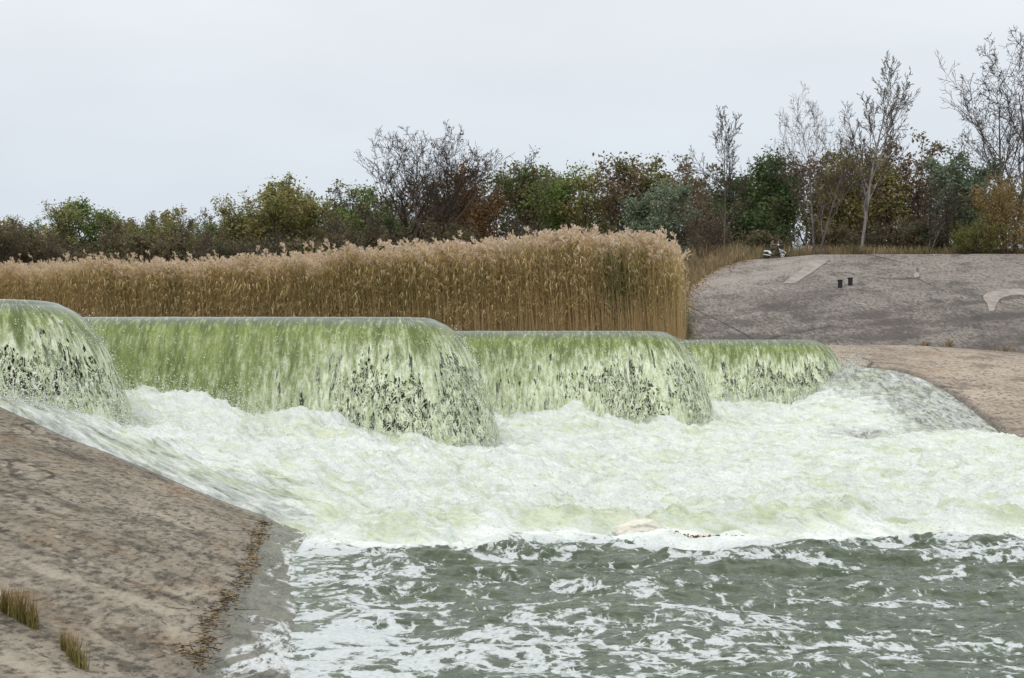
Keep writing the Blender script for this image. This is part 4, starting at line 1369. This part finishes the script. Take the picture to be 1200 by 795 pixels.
# fallen leaves along the brow edge of the concrete
lm = M('fallen_leaves')
li = lm.island()
lm.set(lm.mix(li, (0.20, 0.10, 0.035), (0.38, 0.26, 0.09)), 0.8, 0.15)
n = 2600
D_ = np.where(rs.rand(n) < 0.55, rs.uniform(109.2, 110.6, n), rs.uniform(86, 108, n))
lim_ = np.interp(D_, [78, 88, 94, 100, 104, 107, 111], [797, 799, 802, 823, 846, 869, 881])
gpx = np.where(D_ > 109, rs.uniform(860, 1230, n), lim_ + np.abs(rs.normal(size=n)) * 9)
gxx = (gpx - HX) / F * D_
zz = np.where(D_ > 108, top_z(gpx) + 0.10, slope_plane(gxx, D_) + 0.14 * np.sin((D_ - 78) / 29 * math.pi) + 0.03)
LV, LF = leaves(rs, np.stack([gxx, D_, zz], 1), 0.06)
tag(mesh_np('leaf_litter', LV, LF, lm.m), kind='stuff')

# ================================================================== SLOPE DETAILS
def slope_patch(name, poly_px, mat, lift=0.035, cell=1.2):
    """thin skin of mortar following the slope inside an outline"""
    poly_px = np.array(poly_px, float)
    x0, y0 = poly_px.min(0); x1, y1 = poly_px.max(0)
    bm = bmesh.new()
    tops = [bm.verts.new(Vector(slope_pt(a, b)) + Vector((0, 0, lift))) for a, b in poly_px]
    bots = [bm.verts.new(v.co - Vector((0, 0, lift + 0.10))) for v in tops]
    bm.faces.new(tops)
    n = len(tops)
    for i in range(n):
        bm.faces.new((tops[i], bots[i], bots[(i + 1) % n], tops[(i + 1) % n]))
    bmesh.ops.triangulate(bm, faces=[f for f in bm.faces if len(f.verts) > 4])
    bm.normal_update()
    return bm_obj(name, bm, mat)

pm = M('pale_mortar')
pn_ = pm.noise(pm.co(), 1.3, 6, 0.65)
pm.set(pm.mix(pm.rng(pn_, 0.35, 0.65), (0.235, 0.210, 0.187), (0.345, 0.315, 0.285)), 0.9, 0.15, pm.bump(pn_, 0.4, 0.05))
tag(slope_patch('concrete_strip', [(949, 307.5), (958, 305.5), (972, 305.5), (966, 310), (955, 318), (944, 325), (933, 332.5), (918, 333), (922, 329), (934, 321), (943, 314)], pm.m, lift=0.07), kind='structure')
tag(slope_patch('concrete_patch', [(1152, 348), (1158, 343.5), (1168, 341), (1182, 339.5), (1206, 340), (1206, 348), (1196, 346.5), (1184, 347), (1172, 351), (1168, 357), (1165, 365), (1159, 366), (1157, 357), (1153, 352)], pm.m, lift=0.07), kind='structure')
tag(slope_patch('concrete_patch', [(1070, 323), (1074, 320), (1078, 321), (1077, 325), (1072, 326)], pm.m, lift=0.07), kind='structure')

black = plain('black_iron', (0.012, 0.012, 0.013), 0.5, 0.4)
for (px, py, lab) in [(984.5, 337.0, 'left of the two short black pipe stubs on the grey slope, the lower one'),
                      (996.5, 334.5, 'right of the two short black pipe stubs on the grey slope, the higher one')]:
    x, y, z = slope_pt(px, py)
    bm = bmesh.new()
    prof = [(0.17, -0.3), (0.17, 0.50), (0.20, 0.50), (0.20, 0.58), (0.13, 0.58), (0.12, 0.2)]
    ring = []
    for r, h in prof:
        ring.append([bm.verts.new((r * math.cos(a), r * math.sin(a), h)) for a in np.linspace(0, 2 * math.pi, 17)[:-1]])
    for a, b in zip(ring[:-1], ring[1:]):
        for k in range(16):
            bm.faces.new((a[k], a[(k + 1) % 16], b[(k + 1) % 16], b[k]))
    bm.faces.new(ring[-1])
    o = bm_obj('pipe_stub', bm, black)
    o.location = (x, y, z - 0.02)
    tag(o, lab, 'pipe', 'black pipe stubs on the slope')

# ================================================================== NEAR BANK DETAILS
def bank_hit(px, py):
    for D in np.arange(7.0, 30, 0.02):
        x, y, z = P(px, py, D)
        if z <= bank_z(x, y): return (x, y, bank_z(x, y))
    return None

tm = M('tuft_blades')
isl = tm.island(); tzz = tm.n('SeparateXYZ'); tm.ln(tm.co('Generated'), tzz.inputs[0])
tcol = tm.mix(isl, (0.085, 0.105, 0.018), (0.30, 0.22, 0.085))
tm.set(tm.mix(tm.rng(tzz.outputs['Z'], 0.25, 0.9), tcol, tm.mix(isl, (0.22, 0.15, 0.06), (0.36, 0.25, 0.13))), 0.7, 0.2)

def tuft(ax, ay, bx, by, n, h, label, seed):
    a = np.array(bank_hit(ax, ay)); b = np.array(bank_hit(bx, by))
    rs = RS(seed)
    t = rs.rand(n)
    c = a[None] * (1 - t[:, None]) + b[None] * t[:, None]
    c[:, :2] += rs.normal(size=(n, 2)) * 0.022
    base = (a + b) / 2
    hs = h * (0.35 + 0.65 * rs.rand(n)) * (0.6 + 0.4 * np.sin(np.clip(t * 1.4 + 0.4, 0, 3.1)))
    o = blades('grass_tuft', c[:, 0] - base[0], c[:, 1] - base[1], c[:, 2] - base[2] - 0.03, hs, tm.m, seed, 0.17, 0.0035)
    o.location = base
    tag(o, label, 'grass tuft', 'grass tufts in the joint of the near bank')
tuft(2, 716, 41, 738, 420, 0.40, 'taller yellow green grass tuft at the left edge, rooted in the concrete joint', 61)
tuft(72, 758, 98, 786, 300, 0.30, 'shorter dry grass tuft near the bottom left corner, lower down the joint', 62)

# straw washed up along the water mark
straw_m = M('washed_straw')
isl = straw_m.island()
straw_m.set(straw_m.mix(straw_m.rng(isl, 0.45, 1.0), (0.060, 0.040, 0.024), (0.42, 0.31, 0.15)), 0.75, 0.2)
rs = RS(91)
sg = []
def deb_pt(y, off):
    """point on the debris line of the bank at depth y, off metres up the slope"""
    xs_l = np.arange(-7.5, 1.0, 0.03)
    d_ = bank_plane(xs_l, np.full_like(xs_l, y)) / 0.335
    w_ = 0.18 * fbm(xs_l * 0.8, np.full_like(xs_l, y) * 0.8, 3, 21)
    de = 0.95 + 0.25 * sstep(y, 18, 13) - 0.1 * sstep(y, 20, 25)
    i = np.argmin(np.abs(d_ - (de + w_ + off)))
    return xs_l[i], y
for k in range(750):
    y = 11.5 + 13.0 * rs.rand()
    cl = fbm(np.array([y * 0.45]), np.array([2.0]), 2, 19)[0]
    if rs.rand() > 0.42 + 2.2 * cl: continue
    x, y = deb_pt(y, rs.normal() * (0.035 + 0.12 * (rs.rand() < 0.25)) + 0.02)
    z = bank_z(x, y) + 0.012 + 0.02 * rs.rand()
    a = rs.rand() * 6.28
    l = (0.03 + 0.17 * rs.rand() ** 2.5)
    d = np.array([math.cos(a), math.sin(a), rs.normal() * 0.12])
    sg.append((np.array([x, y, z]) - d * l, 0.0042, np.array([x, y, z]) + d * l, 0.003))
for k in range(420):
    y = 11.5 + 13.3 * rs.rand()
    x, y = deb_pt(y, rs.normal() * 0.06)
    a = rs.rand() * 6.28; l = 0.012 + 0.03 * rs.rand()
    d = np.array([math.cos(a), math.sin(a), 0.1])
    z = bank_z(x, y) + 0.008
    sg.append((np.array([x, y, z]) - d * l, 0.006, np.array([x, y, z]) + d * l, 0.005))
SV, SF = tubes(sg, 4)
tag(mesh_np('straw_litter', SV, SF, straw_m.m), kind='stuff')

# lump of stiff cream foam riding at the edge of the jump
def water_z(x, y):
    j = np.argmin(np.abs(xs - x)); i = np.argmin(np.abs(ys - y))
    return float(Z[i, j])
fx, fy, _ = P(748, 625, 23.6)
fz = water_z(fx, fy)
bm = bmesh.new()
bmesh.ops.create_icosphere(bm, subdivisions=5, radius=1.0)
for v in bm.verts:
    c = v.co
    n1 = float(fbm(np.array([c.x * 1.3 + 4]), np.array([c.y * 1.3 + c.z * 0.7]), 3, 23)[0])
    n2 = float(fbm(np.array([c.x * 5 + c.z]), np.array([c.y * 5 + 3]), 3, 24)[0])
    k = 1 + 0.55 * n1 + 0.10 * n2
    c.x *= 0.46 * k; c.y *= 0.34 * k
    c.z = max(c.z, -0.3) * 0.16 * k + 0.05 * math.sin(c.x * 5 + 1)
fm_ = M('stiff_cream_foam')
fnn = fm_.noise(fm_.co(), 9, 5, 0.65)
fm_.set(fm_.mix(fm_.rng(fnn, 0.3, 0.6), (0.60, 0.575, 0.49), (0.72, 0.70, 0.62)), 0.9, 0.1, fm_.bump(fnn, 0.5, 0.03))
o = bm_obj('foam_lump', bm, fm_.m, smooth=True)
o.location = (fx, fy, fz + 0.06)
tag(o, 'cream coloured lump of stiff foam floating where the white water meets the pool', 'foam')

# raft of reddish leaves beside it
rx0, ry0, _ = P(832, 636, 23.0)
n = 260
tt_ = rs.normal(size=n)
lx = tt_ * 0.24; ly = rs.normal(size=n) * 0.05
C = np.stack([lx, ly, np.array([water_z(rx0 + a, ry0 + b) for a, b in zip(lx, ly)]) + 0.015], 1)
LV, LF = leaves(rs, C - np.array([0, 0, water_z(rx0, ry0)]), 0.028)
rl = M('red_brown_leaves')
rl.set(rl.mix(rl.island(), (0.10, 0.025, 0.012), (0.32, 0.10, 0.04)), 0.5, 0.3)
o = mesh_np('floating_leaves', LV, LF, rl.m)
o.location = (rx0, ry0, water_z(rx0, ry0))
tag(o, kind='stuff')

# dry weeds growing in the joint at the foot of the far slope
for k, (px, py, h, lab) in enumerate([(1084, 405, 0.45, 'small dry weed at the foot of the slope, left of the taller ones'),
                                      (1111, 408, 0.8, 'taller dark dry weed standing upright at the foot of the slope'),
                                      (1178, 413, 0.65, 'spreading brown weed at the foot of the slope near the right edge'),
                                      (1143, 411, 0.35, 'lowest weed at the foot of the slope, between the tall and the spreading one')]):
    D = float(np.interp(px, foot_px, foot_D)) + 0.4
    x, y, z = P(px, py, D)
    z = float(slope_plane(x, D)) - 0.1
    m_ = 70
    o = blades('dry_weed', rs.normal(size=m_) * (0.12 + 0.35 * (k == 2)), rs.normal(size=m_) * 0.12, np.zeros(m_), h * (0.4 + 0.6 * rs.rand(m_)), dg.m, 120 + k, 0.45, 0.02)
    o.location = (x, y, P(px, py, D)[2] - 0.05)
    tag(o, lab, 'weed', 'dry weeds at the foot of the slope')

# ================================================================== SCOOTER AND RIDER
def solid(name, pts, w, mat, parent, bev=0.015, y0=0.0):
    """side profile (x, z) extruded to width w, bevelled"""
    bm = bmesh.new()
    f0 = [bm.verts.new((x, y0 - w / 2, z)) for x, z in pts]
    f1 = [bm.verts.new((x, y0 + w / 2, z)) for x, z in pts]
    bm.faces.new(f0[::-1]); bm.faces.new(f1)
    for i in range(len(pts)):
        j = (i + 1) % len(pts)
        bm.faces.new((f0[i], f0[j], f1[j], f1[i]))
    bmesh.ops.recalc_face_normals(bm, faces=bm.faces)
    bmesh.ops.bevel(bm, geom=bm.edges[:] , offset=bev, segments=2, affect='EDGES', profile=0.5)
    return bm_obj(name, bm, mat, parent, smooth=False)

def torus(R, r, nu=28, nv=10):
    bm = bmesh.new()
    g = [[bm.verts.new(((R + r * math.cos(b)) * math.cos(a), r * 1.1 * math.sin(b), (R + r * math.cos(b)) * math.sin(a)))
          for b in np.linspace(0, 2 * math.pi, nv + 1)[:-1]] for a in np.linspace(0, 2 * math.pi, nu + 1)[:-1]]
    for i in range(nu):
        for j in range(nv):
            bm.faces.new((g[i][j], g[(i + 1) % nu][j], g[(i + 1) % nu][(j + 1) % nv], g[i][(j + 1) % nv]))
    return bm

def bar(bm, p, q, r, n=8):
    V, Fq = tubes([(np.array(p, float), r, np.array(q, float), r)], n)
    vs = [bm.verts.new(v) for v in V]
    for f in Fq: bm.faces.new([vs[i] for i in f])
    bm.faces.new(vs[:n][::-1]); bm.faces.new(vs[n:])

sx, sy, sz = P(908, 303.5, 107.75)
sz = float(top_z(908)) + 0.06
WH = plain('white_paint', (0.80, 0.81, 0.82), 0.3, 0.5, 0.03)
BK = plain('black_plastic', (0.014, 0.014, 0.016), 0.45, 0.4)
RB = plain('tyre_rubber', (0.020, 0.020, 0.020), 0.85, 0.2)
SI = plain('silver_metal', (0.62, 0.62, 0.62), 0.3, 0.5, 0.05)
OR = plain('orange_lens', (0.62, 0.13, 0.03), 0.3, 0.5, 0.05)
scoot = empty('scooter', (sx, sy, sz), math.radians(-14))
tag(scoot, 'white and black motor scooter parked on the brow of the slope, facing right', 'scooter')
# body: tail panel, floorboard, leg shield as one shell
solid('body', [(-0.93, 0.68), (-0.72, 0.72), (-0.38, 0.66), (-0.26, 0.46), (-0.36, 0.34), (-0.42, 0.40), (-0.58, 0.58), (-0.90, 0.63)], 0.30, WH, scoot)
solid('floorboard', [(-0.45, 0.22), (0.35, 0.22), (0.46, 0.34), (0.36, 0.36), (0.25, 0.30), (-0.25, 0.30), (-0.42, 0.44)], 0.36, BK, scoot)
solid('engine', [(-0.82, 0.24), (-0.40, 0.20), (-0.34, 0.34), (-0.46, 0.48), (-0.80, 0.42)], 0.24, BK, scoot)
sh = solid('leg_shield', [(0.22, 0.30), (0.36, 0.28), (0.40, 0.62), (0.30, 1.00), (0.18, 1.00), (0.20, 0.66)], 0.42, BK, scoot)
solid('front_panel', [(0.38, 0.60), (0.62, 0.62), (0.70, 0.68), (0.44, 0.78), (0.28, 0.98), (0.22, 0.95)], 0.30, WH, scoot)
solid('indicator', [(0.42, 0.66), (0.56, 0.66), (0.58, 0.73), (0.44, 0.74)], 0.40, OR, scoot, 0.01)
solid('seat', [(-0.80, 0.745), (-0.30, 0.675), (-0.10, 0.70), (-0.12, 0.78), (-0.38, 0.79), (-0.78, 0.84)], 0.28, BK, scoot, 0.03)
solid('front_box', [(0.34, 0.86), (0.66, 0.80), (0.74, 0.90), (0.70, 1.12), (0.40, 1.16), (0.32, 1.04)], 0.40, BK, scoot, 0.04)
bm = bmesh.new(); bar(bm, (0.30, 0, 0.98), (0.24, 0, 1.14), 0.035); bar(bm, (0.20, -0.34, 1.17), (0.24, 0, 1.14), 0.018); bar(bm, (0.20, 0.34, 1.17), (0.24, 0, 1.14), 0.018)
hb = bm_obj('handlebar', bm, BK, scoot)
solid('headlight_cowl', [(0.20, 1.08), (0.36, 1.06), (0.40, 1.16), (0.24, 1.22)], 0.24, WH, scoot, 0.02)
for s in (-1, 1):
    bm = bmesh.new()
    bar(bm, (0.22, s * 0.28, 1.16), (0.30, s * 0.36, 1.34), 0.008)
    bmesh.ops.create_uvsphere(bm, u_segments=10, v_segments=8, radius=0.06, matrix=Matrix.Translation((0.30, s * 0.36, 1.36)) @ Matrix.Diagonal((0.35, 1, 1.1, 1)))
    bm_obj('mirror', bm, SI, scoot)
for (wx, nm) in ((0.62, 'front'), (-0.66, 'rear')):
    w = bm_obj('wheel', torus(0.235, 0.05), RB, scoot, smooth=True)
    w.location = (wx, 0, 0.285)
    bm = bmesh.new()
    g = torus(0.185, 0.018)
    rim = bm_obj('rim', g, WH if nm == 'front' else BK, w, smooth=True)
    bm = bmesh.new()
    for a in np.arange(5) * 2 * math.pi / 5 + 0.3:
        bar(bm, (0, 0, 0), (0.18 * math.cos(a), 0, 0.18 * math.sin(a)), 0.026)
    bar(bm, (0, -0.06, 0), (0, 0.06, 0), 0.05, 12)
    bm_obj('spokes', bm, WH if nm == 'front' else BK, w)
arc = [(0.62 + 0.33 * math.cos(a), 0.285 + 0.33 * math.sin(a)) for a in np.linspace(2.75, 0.35, 12)]
arc += [(0.62 + 0.285 * math.cos(a), 0.285 + 0.285 * math.sin(a)) for a in np.linspace(0.35, 2.75, 12)]
solid('front_fender', arc, 0.17, WH, scoot, 0.006)
bm = bmesh.new(); bar(bm, (0.62, -0.1, 0.285), (0.42, -0.09, 0.66), 0.025); bar(bm, (0.62, 0.1, 0.285), (0.42, 0.09, 0.66), 0.025)
bm_obj('fork', bm, SI, scoot)
bm = bmesh.new(); bar(bm, (-0.35, -0.17, 0.26), (-0.95, -0.19, 0.36), 0.045, 10)
bm_obj('exhaust', bm, SI, scoot)

# rider: one skinned body
SKIN = plain('skin', (0.42, 0.22, 0.155), 0.6, 0.3, 0.05)
JACK = plain('grey_brown_jacket', (0.170, 0.155, 0.140), 0.85, 0.15, 0.15, 14)
TROU = plain('dark_trousers', (0.085, 0.070, 0.060), 0.85, 0.15, 0.15, 14)
CAP = plain('black_cap', (0.012, 0.012, 0.014), 0.8, 0.2)
rider = empty('person', (sx, sy, sz), math.radians(-14))
tag(rider, 'person in grey brown jacket and black cap sitting on the scooter', 'person')

def skin_mesh(name, joints, edges, radii, root, mat, sub=2):
    me = bpy.data.meshes.new(name)
    me.from_pydata(joints, edges, [])
    o = bpy.data.objects.new(name, me)
    COL.objects.link(o)
    md = o.modifiers.new('Skin', 'SKIN')
    sv = me.skin_vertices[0].data
    for i, r in enumerate(radii):
        sv[i].radius = r if isinstance(r, tuple) else (r, r)
        sv[i].use_root = (i == root)
    s2 = o.modifiers.new('Sub', 'SUBSURF'); s2.levels = sub; s2.render_levels = sub
    dgr = bpy.context.evaluated_depsgraph_get()
    nm = bpy.data.meshes.new_from_object(o.evaluated_get(dgr))
    bpy.data.objects.remove(o)
    nm.name = name
    nm.materials.clear(); nm.materials.append(mat)
    for p in nm.polygons: p.use_smooth = True
    q = bpy.data.objects.new(name, nm)
    COL.objects.link(q)
    return q

J = [(-0.32, 0, 0.86), (-0.31, 0, 1.02), (-0.27, 0, 1.20), (-0.24, 0, 1.33), (-0.21, 0, 1.41), (-0.18, 0, 1.46),   # pelvis..neck
     (-0.14, 0, 1.52), (-0.13, 0, 1.60), (-0.14, 0, 1.67)]                                                       # head
E = [(0, 1), (1, 2), (2, 3), (3, 4), (4, 5), (5, 6), (6, 7), (7, 8)]
R = [(.15, .12), (.15, .11), (.17, .12), (.15, .10), (.06, .06), (.055, .055), (.075, .085), (.085, .10), (.06, .07)]
for s in (-1, 1):
    b = len(J)
    J += [(-0.25, s * 0.18, 1.34), (-0.14, s * 0.27, 1.13), (0.05, s * 0.30, 1.13), (0.18, s * 0.32, 1.18), (0.235, s * 0.325, 1.19)]
    R += [.065, .052, .042, .030, .036]
    E += [(3, b), (b, b + 1), (b + 1, b + 2), (b + 2, b + 3), (b + 3, b + 4)]
    b = len(J)
    J += [(-0.22, s * 0.11, 0.83), (0.12, s * 0.17, 0.84), (0.09, s * 0.18, 0.58), (0.05, s * 0.18, 0.38), (0.14, s * 0.19, 0.345), (0.22, s * 0.195, 0.34)]
    R += [.095, .072, .062, .048, .045, .035]
    E += [(0, b), (b, b + 1), (b + 1, b + 2), (b + 2, b + 3), (b + 3, b + 4), (b + 4, b + 5)]
body = skin_mesh('body', J, E, R, 0, SKIN)
body.parent = rider
# clothing: shells a little outside the body
def shell(name, test, mat, grow_):
    me = body.data
    bm = bmesh.new(); bm.from_mesh(me)
    bm.normal_update()
    dele = [f for f in bm.faces if not test(f.calc_center_median())]
    bmesh.ops.delete(bm, geom=dele, context='FACES')
    for v in bm.verts: v.co += v.normal * grow_
    return bm_obj(name, bm, mat, rider, smooth=True)
def biggest(o):
    """keep only the largest connected piece of a clothing shell"""
    bm = bmesh.new(); bm.from_mesh(o.data)
    left = set(bm.verts); best = []
    while left:
        st = [left.pop()]; grp = list(st)
        while st:
            v = st.pop()
            for ed in v.link_edges:
                w = ed.other_vert(v)
                if w in left: left.discard(w); st.append(w); grp.append(w)
        if len(grp) > len(best): best = grp
    keep_ = set(best)
    bmesh.ops.delete(bm, geom=[v for v in bm.verts if v not in keep_], context='VERTS')
    bm.to_mesh(o.data); bm.free()
    return o
biggest(shell('jacket', lambda c: 0.93 < c.z < 1.43 and c.x < 0.17, JACK, 0.018))
biggest(shell('trousers', lambda c: 0.42 < c.z <= 0.955 or (c.z < 1.0 and c.x < -0.15 and abs(c.y) < 0.2), TROU, 0.014))
for s_ in (-1, 1):
    biggest(shell('shoe', lambda c: c.z <= 0.44 and c.y * s_ > 0, BK, 0.016))
bzt = max(v.co.z for v in body.data.vertices)
hx = float(np.mean([v.co.x for v in body.data.vertices if v.co.z > bzt - 0.12]))
for nm, x_, r_, h_, z_, fx_ in (('cap', hx, 0.105, 0.085, bzt - 0.075, 1.1), ('hair', hx - 0.022, 0.092, 0.10, bzt - 0.13, 1.0)):
    bm = bmesh.new()
    bmesh.ops.create_uvsphere(bm, u_segments=20, v_segments=12, radius=1.0)
    bmesh.ops.delete(bm, geom=[v for v in bm.verts if v.co.z < -0.02], context='VERTS')
    for v in bm.verts: v.co = Vector((v.co.x * r_ * fx_ + x_, v.co.y * r_, v.co.z * h_ + z_))
    bm_obj(nm, bm, CAP, rider, smooth=True)
bm = bmesh.new()
bmesh.ops.create_cone(bm, cap_ends=True, segments=16, radius1=0.085, radius2=0.075, depth=0.015, matrix=Matrix.Translation((hx + 0.10, 0, bzt - 0.07)))
bm_obj('cap_peak', bm, CAP, rider)
bm = bmesh.new()
bmesh.ops.create_uvsphere(bm, u_segments=8, v_segments=6, radius=0.016, matrix=Matrix.Translation((hx + 0.085, 0, bzt - 0.13)) @ Matrix.Diagonal((1.4, 0.8, 1.3, 1)))
bm_obj('nose', bm, SKIN, rider, smooth=True)
for s_ in (-1, 1):
    bm = bmesh.new()
    bmesh.ops.create_uvsphere(bm, u_segments=8, v_segments=6, radius=0.024, matrix=Matrix.Translation((hx, s_ * 0.085, bzt - 0.12)) @ Matrix.Diagonal((0.9, 0.4, 1.2, 1)))
    bm_obj('ear', bm, SKIN, rider, smooth=True)
